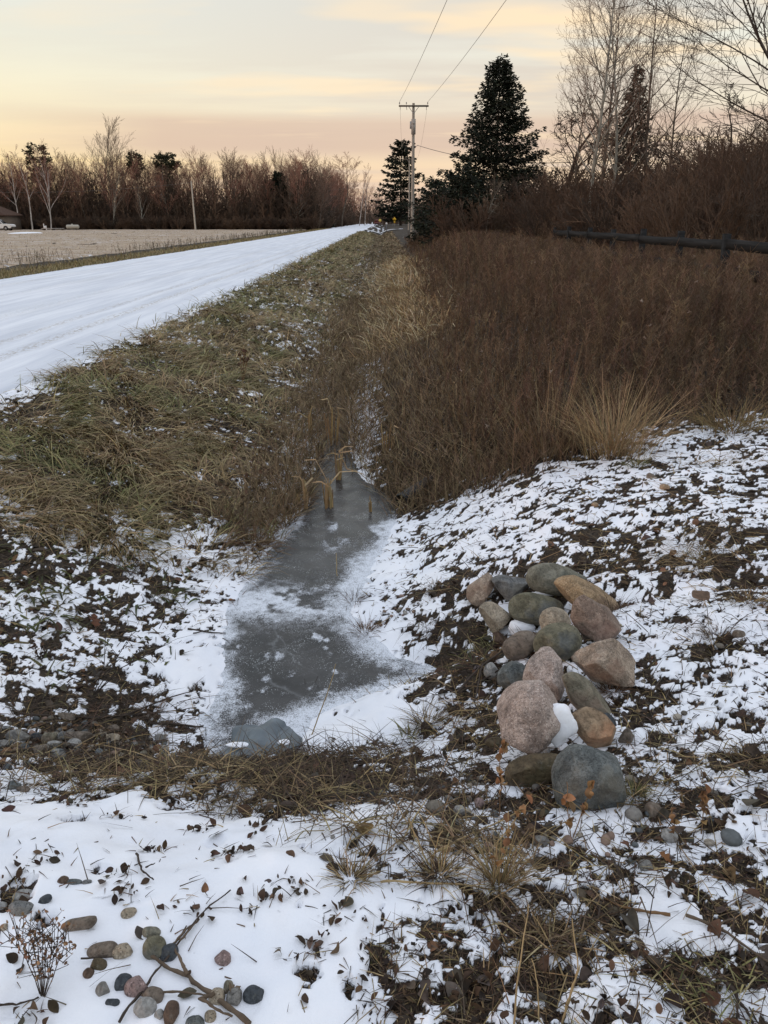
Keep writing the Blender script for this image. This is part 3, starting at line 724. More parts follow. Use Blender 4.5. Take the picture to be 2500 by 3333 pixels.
# ------------------------------------------------------------------ stones
def stone_mat(name, a, b, speck=None, speck_k=.5, stain=None, rough=.75):
    if name in _mc: return _mc[name]
    n = NT(name, rough, .25)
    big = n.noise(9, 5, .6, dist=.4); fine = n.noise(90, 4, .65)
    c = n.mix(n.ramp(big, [(.32, 0.0), (.68, 1.0)]), a, b)
    c = n.mix(n.ramp(fine, [(.38, .55), (.52, 0.0)]), c, tuple(v*.45 for v in a))
    if speck:
        k = n.ramp(n.voronoi(260, out='Color'), [(1-speck_k*.75, 0.0), (1-speck_k*.75+.1, .75)])
        c = n.mix(k, c, speck)
        c = n.mix(n.ramp(n.noise(240, 2), [(.58, 0.0), (.66, .8)]), c, tuple(v*.22 for v in a))
    if stain: c = n.mix(n.ramp(n.noise(5, 4, .6), [(.52, 0.0), (.64, .75)]), c, stain)
    c = n.mix(n.ramp(n.noise(28, 5, .7), [(.60, 0.0), (.70, .3)]), c, (.34, .34, .30))
    n.color(c); c2 = n.ramp(n.noise(13, 6, .72, dist=.8), [(.36, .55), (.50, 1.0), (.66, 1.3)]); n.color(n.mix(1.0, c, c2, 'MULTIPLY')); n.bump(n.math('ADD', big, n.math('ADD', n.math('MULTIPLY', fine, .6), n.noise(30, 5, .7))), .7, .014)
    _mc[name] = n.m; return n.m
_ico = {}
def ico(sub):
    if sub not in _ico:
        import bmesh
        bm = bmesh.new(); bmesh.ops.create_icosphere(bm, subdivisions=sub, radius=1)
        bm.verts.ensure_lookup_table()
        _ico[sub] = (np.array([v.co[:] for v in bm.verts]), np.array([[v.index for v in f.verts] for f in bm.faces])); bm.free()
    return _ico[sub]
def n3(p, s, seed):
    return (vnoise(p[:, 0]*s+seed, p[:, 1]*s-seed*.7, seed)+vnoise(p[:, 1]*s+3.1, p[:, 2]*s+seed*.3, seed+1)+vnoise(p[:, 2]*s-5, p[:, 0]*s+9, seed+2))/3-.5
def stone_mesh(name, seed, dims, boxy=.5, cuts=5, rough=.06, sub=4, cutmin=.70, cutmax=.90):
    """an uneven field stone: rounded-box body, a few soft broken faces and lumps"""
    r = np.random.default_rng(seed); V, F = ico(sub); V = V.copy()
    p = 2+1.6*boxy
    V = V/((np.abs(V)**p).sum(1, keepdims=True)**(1/p))
    for k in range(cuts):
        d = r.normal(0, 1, 3); d /= np.linalg.norm(d); lim = r.uniform(cutmin, .72 if cutmin < .5 else (.84 if cutmin < .6 else .90))
        s = V@d; over = np.maximum(0, s-lim); V = V-d*(over*.94)[:, None]
    V = V*(1+rough*2.4*n3(V, 1.3, seed)[:, None]+rough*1.2*n3(V, 3.4, seed+5)[:, None]+rough*.45*n3(V, 9, seed+9)[:, None]+rough*.22*n3(V, 22, seed+11)[:, None])
    V = V*np.array(dims)/np.array([np.ptp(V[:, 0])/2, np.ptp(V[:, 1])/2, np.ptp(V[:, 2])/2])
    mb = MB(); mb.add(V, F); return mb.mesh(name, True)
RIGHT = np.array([1, 0, 0.]); FWD = np.array([0, cp, -sp]); UPV = np.array([0, sp, cp])
from mathutils import Matrix
def place_stone(name, label, cat, box, mat, seed, rot=0.0, boxy=.5, cuts=5, rough=.06, group=None, sub=4, lift=.5, sink=0.0, inplane=None, cutmin=.70, extra=0.0):
    x0, y0, x1, y1 = box; cx, cy = (x0+x1)/2, (y0+y1)/2
    d = ray(cx, cy); ts = np.geomspace(.8, 30, 3000)
    pts = np.array([0, 0, H])+d*ts[:, None]
    rad = (y1-y0)/2/2500*ts
    g = hground(pts[:, 0], pts[:, 1])
    k = int(np.argmax(pts[:, 2] < g+rad*lift+extra)); t = ts[k]; c = pts[k]
    w, h = inplane if inplane else ((x1-x0), (y1-y0))
    a = w/2/2500*t; b = h/2/2500*t
    me = stone_mesh(name, seed, (a, b*1.02, b), boxy, cuts, rough, sub, cutmin)
    o = link(name, me, mat); view = math.asin(-d[2]/np.linalg.norm(d))
    c = c+d/np.linalg.norm(d)*sink
    o.matrix_world = Matrix.Translation([float(v) for v in c]) @ Matrix.Rotation(-view*.6, 4, 'X') @ Matrix.Rotation(rot, 4, 'Y')
    tag(o, label, cat, group); return o, c, a, b, t
M_PINK = stone_mat('stone_pink_granite', (.29, .23, .20), (.41, .345, .305), (.52, .45, .41), .4)
M_TANP = stone_mat('stone_tan_pink', (.275, .215, .165), (.385, .315, .245), (.48, .40, .34), .35, (.20, .13, .095))
M_GREEN = stone_mat('stone_green_grey', (.165, .16, .125), (.25, .24, .195), None, 0, (.105, .115, .10))
M_DGREEN = stone_mat('stone_dark_green', (.12, .115, .078), (.20, .185, .13), None, 0, (.09, .10, .105))
M_BLUE = stone_mat('stone_blue_grey', (.14, .145, .148), (.24, .24, .235), (.26, .28, .29), .15, (.16, .15, .13))
M_SLATE = stone_mat('stone_slate_blue', (.095, .108, .11), (.18, .195, .19), (.24, .27, .27), .12, (.11, .10, .08))
M_TAN = stone_mat('stone_tan', (.27, .185, .105), (.40, .285, .17), (.46, .36, .25), .3, (.16, .105, .07))
M_ORANGE = stone_mat('stone_orange_tan', (.285, .205, .135), (.40, .295, .195), None, 0, (.30, .17, .10))
M_RED = stone_mat('stone_brown_red', (.195, .142, .115), (.29, .225, .18), (.36, .27, .22), .25, (.15, .09, .07))
M_OLIVE = stone_mat('stone_olive', (.16, .145, .105), (.235, .215, .165), None, 0, (.20, .15, .115))
M_DBROWN = stone_mat('stone_dark_brown', (.075, .058, .035), (.135, .105, .065), None, 0, (.08, .075, .045))
M_BEIGE = stone_mat('stone_beige', (.29, .24, .175), (.42, .36, .28), (.48, .43, .36), .25)
M_GREY = stone_mat('stone_grey', (.17, .165, .155), (.28, .27, .255), None, 0)
M_LGREY = stone_mat('stone_light_grey', (.27, .27, .26), (.40, .39, .375), None, 0, (.2, .19, .18))
M_BGREY = stone_mat('stone_brown_grey', (.145, .118, .095), (.225, .185, .15), None, 0)
M_NAVY = stone_mat('stone_dark_slate', (.040, .048, .058), (.085, .095, .105), None, 0)
M_RBROWN = stone_mat('stone_red_brown', (.085, .055, .04), (.14, .095, .068), None, 0)
M_ROSE = stone_mat('stone_rose', (.22, .155, .145), (.31, .23, .22), (.45, .33, .32), .3)
SNOW = None
def snow_material():
    n = NT('snow', .6, .3)
    f = n.noise(60, 4, .6); n.color(n.mix(n.ramp(n.noise(8, 3), [(.3, 0.0), (.7, 1.0)]), (.80, .83, .89), (.89, .90, .94))); n.bump(f, .3, .01); return n.m
SNOW = snow_material()
def rc(x0, x1, y0, y1): # box read in an enlarged crop of the pile
    return (1400+x0/2.074, 1750+y0/2.074, 1400+x1/2.074, 1750+y1/2.074)
G_PILE = 'field stones heaped beside the ditch'
PILE = [
 # label, box, mat, seed, rot, boxy, cuts, inplane, lift
 ('tall pinkish tan boulder leaning at the top left corner of the stone heap', rc(275, 440, 220, 437), M_TANP, 11, .42, .35, 4, (150/2.074, 225/2.074), .75),
 ('small blue grey boulder between the leaning tan one and the broad green one', rc(425, 668, 256, 420), M_BLUE, 12, .05, .3, 5, None, .6),
 ('broad smooth green grey boulder topmost of the stone heap', rc(666, 1042, 178, 382), M_GREEN, 13, .04, .45, 3, None, .7),
 ('yellowish tan angular boulder on the upper right shoulder of the heap', rc(880, 1296, 297, 560), M_TAN, 14, .35, .8, 7, (420/2.074, 215/2.074), .75),
 ('dark olive boulder with a grey patch under the broad green one', rc(545, 892, 372, 595), M_DGREEN, 15, .12, .4, 4, (350/2.074, 200/2.074), .8),
 ('small pale tan boulder on the left edge of the heap next to a snow pocket', rc(335, 530, 422, 615), M_BEIGE, 16, -.55, .3, 4, (165/2.074, 205/2.074), .7),
 ('smooth beige boulder wedged in the middle above a round green one', rc(742, 936, 488, 670), M_BEIGE, 17, .1, .3, 2, None, 1.0),
 ('reddish brown wedge shaped boulder on the right side below the yellowish one', rc(965, 1310, 438, 738), M_RED, 18, .55, .6, 8, (355/2.074, 225/2.074), .85),
 ('round mossy green boulder in the middle of the heap', rc(708, 1012, 578, 835), M_DGREEN, 19, -.3, .3, 3, (300/2.074, 235/2.074), .95),
 ('brown grey egg shaped boulder left of the round mossy one', rc(500, 715, 635, 830), M_BGREY, 20, -.5, .3, 3, (230/2.074, 170/2.074), .8),
 ('large pinkish tan angular boulder on the right of the heap above dry grass', rc(955, 1365, 680, 1040), M_TANP, 21, .45, .7, 8, (400/2.074, 300/2.074), .85),
 ('speckled pink granite boulder standing upright in the middle', rc(642, 920, 765, 1110), M_PINK, 22, .28, .45, 4, (250/2.074, 340/2.074), .9),
 ('dark grey green boulder half hidden behind dry twigs on the left', rc(468, 662, 850, 1055), M_SLATE, 23, .1, .4, 5, None, .6),
 ('oblong olive grey boulder lying slantwise under the large tan one', rc(880, 1240, 935, 1235), M_OLIVE, 24, .78, .55, 3, (420/2.074, 185/2.074), .9),
 ('biggest pink granite boulder with a pad of snow on its right side', rc(455, 950, 1030, 1490), M_PINK, 25, .42, .6, 5, (430/2.074, 420/2.074), .95),
 ('orange tan blunt boulder right of the snow covered pink one', rc(988, 1280, 1172, 1425), M_ORANGE, 26, .2, .6, 5, None, .95),
 ('flat dark brown boulder under the biggest pink one', rc(520, 905, 1440, 1690), M_DBROWN, 27, -.22, .5, 4, (400/2.074, 190/2.074), .7),
 ('large slate blue boulder lowest and nearest in the heap', rc(815, 1306, 1408, 1880), M_SLATE, 128, .35, .2, 3, (480/2.074, 450/2.074), .6),
 ('rust brown stone peeping from the snow pocket on the left', rc(412, 525, 638, 725), M_RBROWN, 29, .5, .3, 4, None, .5),
 ('small pale grey stone beside the dark hollow on the left', rc(365, 455, 848, 955), M_LGREY, 30, .2, .4, 4, None, .6),
 ('narrow brown stone tucked behind the orange tan boulder', rc(1284, 1368, 1275, 1405), M_BGREY, 31, .15, .4, 4, None, .6),
 ('dark stone behind the lower left foot of the biggest pink boulder', rc(385, 500, 1350, 1430), M_DBROWN, 32, 0, .4, 4, None, .6),
 ('grey green capped stone on top of the orange tan boulder', rc(1120, 1260, 1170, 1300), M_NAVY, 33, .7, .5, 5, (150/2.074, 85/2.074), 1.9),
]
stone_info = {}
for i, (lab, box, m, seed, rot, boxy, cuts, inp, lift) in enumerate(PILE):
    stone_info[seed] = place_stone('boulder', lab, 'boulder', box, m, seed, rot, boxy*.3, cuts+(7 if seed in (11, 12, 14, 16, 18, 21, 22, 25, 26, 29, 31) else 2), .075, G_PILE, 5, lift, 0, (inp[0]*1.08, inp[1]*1.08) if inp else ((box[2]-box[0])*1.08, (box[3]-box[1])*1.08), .48 if seed in (11, 12, 14, 16, 18, 21, 22, 25, 26, 29, 31) else (.56 if cuts >= 5 and seed != 28 else .72))
def snow_pad(parent, px, py, w, h, t, rot=0.0, seed=1, thick=.35, push=0.0):
    """a rounded pad of snow, a part of the stone it lies on"""
    c = P(px, py, t+push); a = w/2/2500*t; b = h/2/2500*t
    V, F = ico(4); V = V.copy(); V = V*(1+.55*n3(V, 1.2, seed)[:, None]+.34*n3(V, 3.0, seed+3)[:, None]+.14*n3(V, 8.0, seed+4)[:, None])
    V = V*np.array([a, b*thick, b]); ca, sa = math.cos(rot), math.sin(rot)
    V = np.stack([V[:, 0]*ca+V[:, 2]*sa, V[:, 1], -V[:, 0]*sa+V[:, 2]*ca], 1)
    W = V[:, :1]*RIGHT+V[:, 1:2]*FWD+V[:, 2:3]*UPV+c
    mb = MB(); mb.add(W, F); o = link('snow_cap', mb.mesh('snow_cap', True), SNOW)
    if parent is not None:
        bpy.context.view_layer.update(); o.parent = parent; o.matrix_parent_inverse = parent.matrix_world.inverted()
    return o
def pad_on(seed, x0, x1, y0, y1, rot=0.0, s=1, thick=.45, off=1.0):
    o, c, a, b, t = stone_info[seed]; q = rc(x0, x1, y0, y1)
    return snow_pad(o, (q[0]+q[2])/2, (q[1]+q[3])/2, q[2]-q[0], q[3]-q[1], t-b*off, rot, s, thick)
pad_on(25, 765, 985, 1130, 1400, .15, 4, .34, .72)
for (x0, x1, y0, y1, s) in ((690, 860, 362, 395, 3), (540, 700, 545, 665, 5), (925, 960, 860, 935, 10)):
    q = rc(x0, x1, y0, y1); 
    gp, gt = at((q[0]+q[2])/2, (q[1]+q[3])/2)
    o = snow_pad(None, (q[0]+q[2])/2, (q[1]+q[3])/2, q[2]-q[0], q[3]-q[1], gt-.05, 0, s, 1.0)
    o.name = 'snow_pad'
    tag(o, {3: 'thin white rim of snow between the broad green boulder and the dark olive one', 5: 'rounded snow pocket between the egg shaped and the dark olive boulders', 
            10: 'sliver of snow between the upright pink and the large tan boulders'}[s], 'snow pad', 'snow pads among the heaped stones')

# pebbles and cobbles, boxes read in an enlarged crop of the lower left corner
def pc(x0, x1, y0, y1): k = 1659/900; return (x0/k, 2700+y0/k, x1/k, 2700+y1/k)
def gc(x0, x1, y0, y1): k = 1659/1250; return (x0/k, 2300+y0/k, x1/k, 2300+y1/k)
G_PEB = 'pebbles lying in the snow in the foreground'
PEB = [
 ('light grey cobble at the left edge above the blue grey one', pc(75, 215, 358, 445), M_LGREY, 0), ('blue grey cobble at the left edge below the light grey one', pc(48, 208, 430, 522), M_BLUE, .1),
 ('pale grey cobble cut off by the left edge of the picture', pc(-40, 46, 435, 502), M_LGREY, 0), ('dark slate pebble lying slantwise right of the two grey cobbles', pc(207, 318, 398, 455), M_NAVY, -.5),
 ('flat brown grey cobble behind the dry seed head plant', pc(352, 590, 525, 620), M_BGREY, -.25), ('pale beige pebble alone in the open snow', pc(722, 824, 464, 537), M_BEIGE, -.3),
 ('flat green grey pebble behind the round olive one', pc(848, 968, 580, 655), M_GREEN, .15), ('round dark olive pebble at the end of the forked stick', pc(853, 1000, 640, 780), M_DGREEN, 0),
 ('brown grey rounded cobble beside the pale beige one', pc(515, 718, 675, 782), M_BGREY, -.15), ('pale beige cobble touching the brown grey one', pc(665, 803, 688, 782), M_BEIGE, -.25),
 ('dark blue grey pebble under the forked stick', pc(945, 1075, 690, 795), M_NAVY, -.4), ('dark brown pebble half buried below the brown grey cobble', pc(535, 642, 775, 855), M_DBROWN, .1),
 ('red brown pebble left of the black one', pc(495, 573, 832, 897), M_RBROWN, .5), ('black pebble behind the rose coloured one', pc(688, 796, 868, 975), M_NAVY, .1),
 ('rose pink pebble in front of the black one', pc(742, 897, 883, 1008), M_ROSE, 0), ('small grey pebble left of the rose pink one', pc(572, 666, 918, 1003), M_GREY, .3),
 ('small oval black slate pebble in the snow', pc(628, 722, 1012, 1063), M_NAVY, .05), ('brown grey pebble under the crossing sticks', pc(855, 988, 950, 1055), M_BGREY, .3),
 ('pale pinkish grey cobble beside the brown oval one', pc(797, 946, 1012, 1132), M_LGREY, .1), ('dark brown oval cobble standing on end', pc(977, 1077, 1032, 1185), M_RBROWN, .05),
 ('mauve grey pebble beside a bit of straw', pc(1283, 1395, 728, 820), M_ROSE, .5), ('beige pebble behind the thick end of the stick', pc(1252, 1362, 955, 1065), M_BEIGE, .2),
 ('small olive pebble above the round grey one', pc(1338, 1402, 905, 990), M_OLIVE, 0), ('round grey pebble touching the blue dark one', pc(1356, 1458, 952, 1070), M_GREY, .1),
 ('dark blue pebble right of the round grey one', pc(1452, 1590, 942, 1045), M_NAVY, -.15), ('dark grey flat pebble in the snow above the pale beige one', pc(378, 500, 296, 338), M_SLATE, 0),
 ('brown pebble beside the flat dark grey one', pc(343, 415, 278, 332), M_RBROWN, -.3), ('cream pebble at the left edge near the seed head plant', pc(-5, 52, 565, 612), M_BEIGE, -.2),
 ('pale beige pebble under the end of the stick', pc(1225, 1300, 1085, 1160), M_BEIGE, 0), ('small grey pebble right of the flat dark grey one', pc(492, 555, 300, 335), M_BLUE, 0),
 ('dark grey cobble cut off by the bottom edge', pc(1105, 1230, 1120, 1230), M_SLATE, 0), ('tiny grey pebble beside the brown oval cobble', pc(925, 985, 1080, 1140), M_LGREY, -.6),
]
for i, (lab, box, m, rot) in enumerate(PEB):
    cx_, cy_ = (box[0]+box[2])/2, (box[1]+box[3])/2; box = (cx_+(box[0]-cx_)*.92, cy_+(box[1]-cy_)*.92, cx_+(box[2]-cx_)*.92, cy_+(box[3]-cy_)*.92)
    place_stone('pebble', lab, 'pebble', box, m, 200+i, rot, .22, 4, .06, G_PEB, 4, .22, 0, None, .7)
G_GRAV = 'cobbles in the gravel patch at the left'
GRV = [
 ('grey cobble at the left end of the gravel patch', gc(18, 128, 100, 162), M_GREY, .0), ('dark grey cobble beside the angular tan one in the gravel patch', gc(132, 188, 113, 152), M_NAVY, .0),
 ('angular tan cobble standing tallest in the gravel patch', gc(183, 240, 103, 168), M_OLIVE, .5), ('wide brown cobble in the gravel patch under dry grass', gc(268, 392, 103, 162), M_BGREY, .1),
 ('pale beige cobble at the right end of the gravel patch', gc(452, 522, 112, 168), M_BEIGE, .2), ('dark cobble behind the pale beige one', gc(468, 522, 78, 116), M_BGREY, .0),
 ('square grey cobble alone beside the ice edge', gc(668, 712, 118, 158), M_GREY, .0), ('dark green cobble in the snow at the left edge', gc(36, 92, 318, 366), M_SLATE, .1),
 ('brown cobble next to the dark green one', gc(70, 130, 345, 375), M_BGREY, 0), ('pale round cobble in front of the tan one', gc(205, 262, 144, 185), M_LGREY, 0), ('small brown cobble in front of the grey ones', gc(130, 206, 166, 210), M_BGREY, -.2),
 ('small pale cobble in front of the wide brown one', gc(285, 352, 140, 186), M_LGREY, .2), ('grey cobble leaning on the wide brown one', gc(246, 280, 108, 160), M_BLUE, .6), ('low grey cobble at the very left of the gravel patch', gc(-20, 40, 145, 185), M_GREY, 0),
 ('greyish cobble in front of the pale beige one', gc(215, 275, 186, 225), M_LGREY, .1), ('flat grey cobble far left half under snow', gc(0, 60, 85, 112), M_BLUE, 0),
 ('brown grey cobble above the gravel patch', gc(250, 330, 28, 62), M_BGREY, .2), ('olive pebble lying near the straw mat', gc(600, 640, 190, 220), M_OLIVE, .2),
]
for i, (lab, box, m, rot) in enumerate(GRV):
    place_stone('cobble', lab, 'cobble', box, m, 300+i, rot, .25, 7, .08, G_GRAV, 4, .45, 0, None, .58)
# gravel too small and too many to tell apart
def build_gravel():
    mb = MB(); r = np.random.default_rng(5)
    V0 = []; 
    for s in range(6):
        V, F = ico(2); V = V.copy(); V *= (1+.35*n3(V, 1.4, 40+s)[:, None]); V0.append(V)
    F = ico(2)[1]
    spots = [(200, 2420, .28, .06, 130), (420, 2420, .3, .07, 100), (80, 2460, .2, .08, 60), (1420, 2570, .16, .06, 34), (1750, 2650, .2, .1, 26), (1550, 2760, .15, .06, 26), (2000, 2760, .15, .08, 16), (1900, 1600, .5, .08, 60), (1500, 1620, .4, .06, 40), (1330, 1990, .12, .06, 34), (2200, 2680, .25, .12, 18), (2350, 2200, .3, .2, 20)]
    cols = [(.20, .19, .175), (.13, .115, .095), (.27, .24, .2), (.10, .11, .115), (.20, .14, .11)]
    for px, py, sx, sy, n in spots:
        c, t = at(px, py)
        for k in range(n):
            X = c[0]+r.normal(0, sx); Y = c[1]+r.normal(0, sy); s = r.lognormal(math.log(.0085), .4)
            z = float(hground(X, Y)); a = r.uniform(0, 6.3); ca, sa = math.cos(a), math.sin(a)
            V = V0[k % 6]*np.array([s*r.uniform(.8, 1.5), s, s*r.uniform(.5, .9)])
            V = np.stack([V[:, 0]*ca-V[:, 1]*sa, V[:, 0]*sa+V[:, 1]*ca, V[:, 2]], 1)
            mb.add(V+np.array([X, Y, z+s*.3]), F, np.array(cols[r.integers(5)])*r.uniform(.7, 1.3))
    o = link('gravel', mb.mesh('gravel', True), vmat('gravel', .8, .25, .3, 60)); tag(o, 'small mixed gravel stones showing through the snow', 'gravel', kind='stuff')
build_gravel()
for i, (lab, box, m) in enumerate((('pale round pebble left of the slate blue boulder', (1475, 2622, 1522, 2660), M_LGREY), ('rose pebble beside the pale round one', (1542, 2598, 1578, 2640), M_ROSE), ('grey cobble in front of the slate blue boulder', (1735, 2722, 1792, 2766), M_GREY),
        ('brown pebble right of the slate blue boulder', (2100, 2612, 2150, 2668), M_BGREY), ('light grey cobble in the snow far right of the boulder', (2150, 2700, 2205, 2742), M_LGREY), ('grey pebble beside the orange maple leaf', (2080, 2800, 2125, 2840), M_GREY),
        ('brown grey stone on the right hand snow bank', (2385, 2050, 2425, 2080), M_BGREY), ('tan stone on the snowy bank behind the boulders', (2148, 1575, 2180, 1598), M_ORANGE), ('rounded tan stone at the edge of the goldenrod', (2105, 1540, 2130, 1560), M_BGREY),
        ('grey stone lying on the straw beside the pipe', (800, 2500, 840, 2528), M_RBROWN), ('olive stone among the dark twigs', (1445, 2590, 1475, 2615), M_GREY), ('tan stone far up the snow bank', (1925, 1635, 1948, 1655), M_ORANGE))):
    place_stone('pebble', lab, 'pebble', box, m, 420+i, .1*i % .5, .3, 4, .05, 'pebbles lying on the right bank', 4, .3, 0, None, .7)

# ------------------------------------------------------------------ pipes at the ditch
def build_culvert():
    t = 3.45; c = P(850, 2400, t); c = np.array([c[0], 2.83, 0])
    root = empty('culvert_pipe', (c[0], c[1], ICE_Z)); tag(root, 'grey crumpled plastic culvert pipe end sticking out over the ice', 'culvert pipe')
    top = P(850, 2366, t); wid = 205/2500*t
    R = wid/2; zc = top[2]-R*.58-.02-ICE_Z
    ys = np.linspace(-.50, .13, 60); a = np.linspace(0, 2*np.pi, 110, endpoint=False)
    A, Yq = np.meshgrid(a, ys)
    # crumpled: sharp lengthwise creases and dents growing towards the mouth
    cre = lambda u: 1-np.abs(np.mod(u, 2)-1)
    g = smooth(-.35, .13, Yq)
    fold = .40*g*(cre(A*1.6+Yq*5+.4)-.5)+.26*g*(cre(A*.9-Yq*11)-.5)+.12*(cre(Yq*16+A*1.1)-.5)+.12*(fbm(A*1.5, Yq*9, 1, 3, 8)-.5)
    rr = R*(1+fold-.16*smooth(.05, .13, Yq))
    X = rr*np.cos(A)*1.04; Z = rr*np.sin(A)*.58+zc; Yv = Yq-.02+.045*np.sin(A+.5)*smooth(0, .13, Yq)
    def shell(V, flip=False):
        n = V.shape[1]; F = []
        for i in range(V.shape[0]-1):
            for k in range(n):
                q = [i*n+k, i*n+(k+1) % n, (i+1)*n+(k+1) % n, (i+1)*n+k]; F.append(q[::-1] if flip else q)
        return V.reshape(-1, 3), F
    n = NT('grey_plastic', .42, .45)
    n.color(n.mix(n.ramp(n.noise(7, 5), [(.35, 0.0), (.7, 1.0)]), (.085, .105, .12), (.19, .225, .25))); n.bump(n.noise(30, 4), .25, .01)
    mb = MB(); V, F = shell(np.stack([X, Yv, Z], -1)); mb.add(V, F)
    V, F = shell(np.stack([X*.93, Yv-.002, (Z-zc)*.93+zc], -1), True); mb.add(V, F)
    ring0 = np.stack([X, Yv, Z], -1)[-1]; ring1 = np.stack([X*.93, Yv-.002, (Z-zc)*.93+zc], -1)[-1]; m = len(ring0)
    mb.add(np.vstack([ring0, ring1]), [[k, (k+1) % m, m+(k+1) % m, m+k] for k in range(m)])
    link('pipe_wall', mb.mesh('pipe_wall'), n.m, root)
    # snow lying on the shoulder of the pipe, towards the viewer
    for px, py, w, s in ((775, 2424, 95, 3), (850, 2428, 80, 8), (925, 2416, 50, 5)):
        q = P(px, py, t-.06); V, F = ico(3); V = V*(1+.5*n3(V, 1.4, s)[:, None]); q = q-np.array([c[0], c[1], ICE_Z])
        mb = MB(); mb.add(V*np.array([w/2/2500*t*.8, .02, .007])+q, F); link('snow_cap', mb.mesh('snow_cap', True), SNOW, root)
    # black corrugated drain pipe where the brush meets the ice
    c2, t2 = at(1305, 1650)
    r2 = empty('drain_pipe', (c2[0], c2[1], c2[2])); tag(r2, 'black corrugated drain pipe end lying at the edge of the goldenrod', 'drain pipe')
    mb = MB(); ys = np.linspace(0, .5, 60); prof = np.stack([.062+.007*np.sin(ys*2*np.pi/.028), ys], 1)
    mb.lathe(prof, (0, 0, 0), 20, 'y'); mb.lathe(np.stack([prof[::-1, 0]*.86, prof[::-1, 1]], 1), (0, 0, 0), 20, 'y')
    mb.lathe([(.062, 0), (.053, 0)], (0, 0, 0), 20, 'y')
    o = link('corrugated_wall', mb.mesh('corrugated_wall', True), cmat('black_plastic', (.014, .014, .015), .4, .4, .2), r2, (0, 0, .05))
    o.rotation_euler = (.08, 0, math.radians(-35))
build_culvert()

# ------------------------------------------------------------------ fence
def build_fence():
    XF = 6.0; sp_t = 2.28; root = empty('board_fence', (XF, 7.0, 0)); tag(root, 'black three board fence running through the goldenrod on the right', 'fence')
    n = NT('black_painted_wood', .85, .08)
    g = n.noise(6, 5, .6, n.mapping((1, .15, 4))); n.color(n.mix(n.ramp(g, [(.3, 0.0), (.75, 1.0)]), (.010, .011, .012), (.035, .037, .039))); n.bump(g, .3, .01)
    ts = [8.64+sp_t*k for k in range(9)]; Ys = [t*1.066 for t in ts]
    for i, Yp in enumerate(Ys):
        mb = MB(); z0 = float(hground(XF, Yp))-.15; top = 1.40+.02*math.sin(i*2.1); lean = [0, .01, .045, -.02, .015, 0, .01][i % 7]; lx = [.0, .0, -.07, .0, .02][i % 5]
        b = np.array([[x, y, z] for z in (0, 1) for y in (-.06, .06) for x in (-.06, .06)], float)
        V = np.stack([b[:, 0]+lx*b[:, 2], b[:, 1]+lean*b[:, 2], z0+b[:, 2]*(top-z0)], 1)+np.array([0, Yp-7.0, 0])
        V[4:, :2] = (V[4:, :2]-V[4:, :2].mean(0))*.93+V[4:, :2].mean(0)
        mb.add(V, [[0, 1, 3, 2][::-1], [4, 5, 7, 6], [0, 1, 5, 4], [2, 3, 7, 6][::-1], [0, 2, 6, 4][::-1], [1, 3, 7, 5]])
        p = link('post', mb.mesh('post'), n.m, root)
        if i in ():
            mb = MB(); V, F = ico(2); V = V*np.array([.045, .045, .012])*(1+.4*n3(V, 1.5, i)[:, None]); mb.add(V+np.array([lx, Yp-7.0+lean, top+.006]), F); link('snow_cap', mb.mesh('snow_cap', True), SNOW, p)
    for lvl in (1.215, .77, .33):
        for i in range(0, len(Ys)-1, 2):
            j = min(i+2, len(Ys)-1); mb = MB(); ya, yb = Ys[i]-7+.01, Ys[j]-7-.01; dz0, dz1 = rng.normal(0, .012, 2)
            m = 12; yy = np.linspace(ya, yb, m); zz = lvl+np.linspace(dz0, dz1, m)-.015*np.sin(np.linspace(0, np.pi, m)*2)**2
            V = []; 
            for y, z in zip(yy, zz): V += [[-.085, y, z-.085], [-.06, y, z-.085], [-.06, y, z+.085], [-.085, y, z+.085]]
            F = [[a*4+k, a*4+(k+1) % 4, a*4+4+(k+1) % 4, a*4+4+k] for a in range(m-1) for k in range(4)]+[[0, 1, 2, 3], [m*4-1, m*4-2, m*4-3, m*4-4]]
            mb.add(V, F); link('board', mb.mesh('board'), n.m, root)
build_fence()

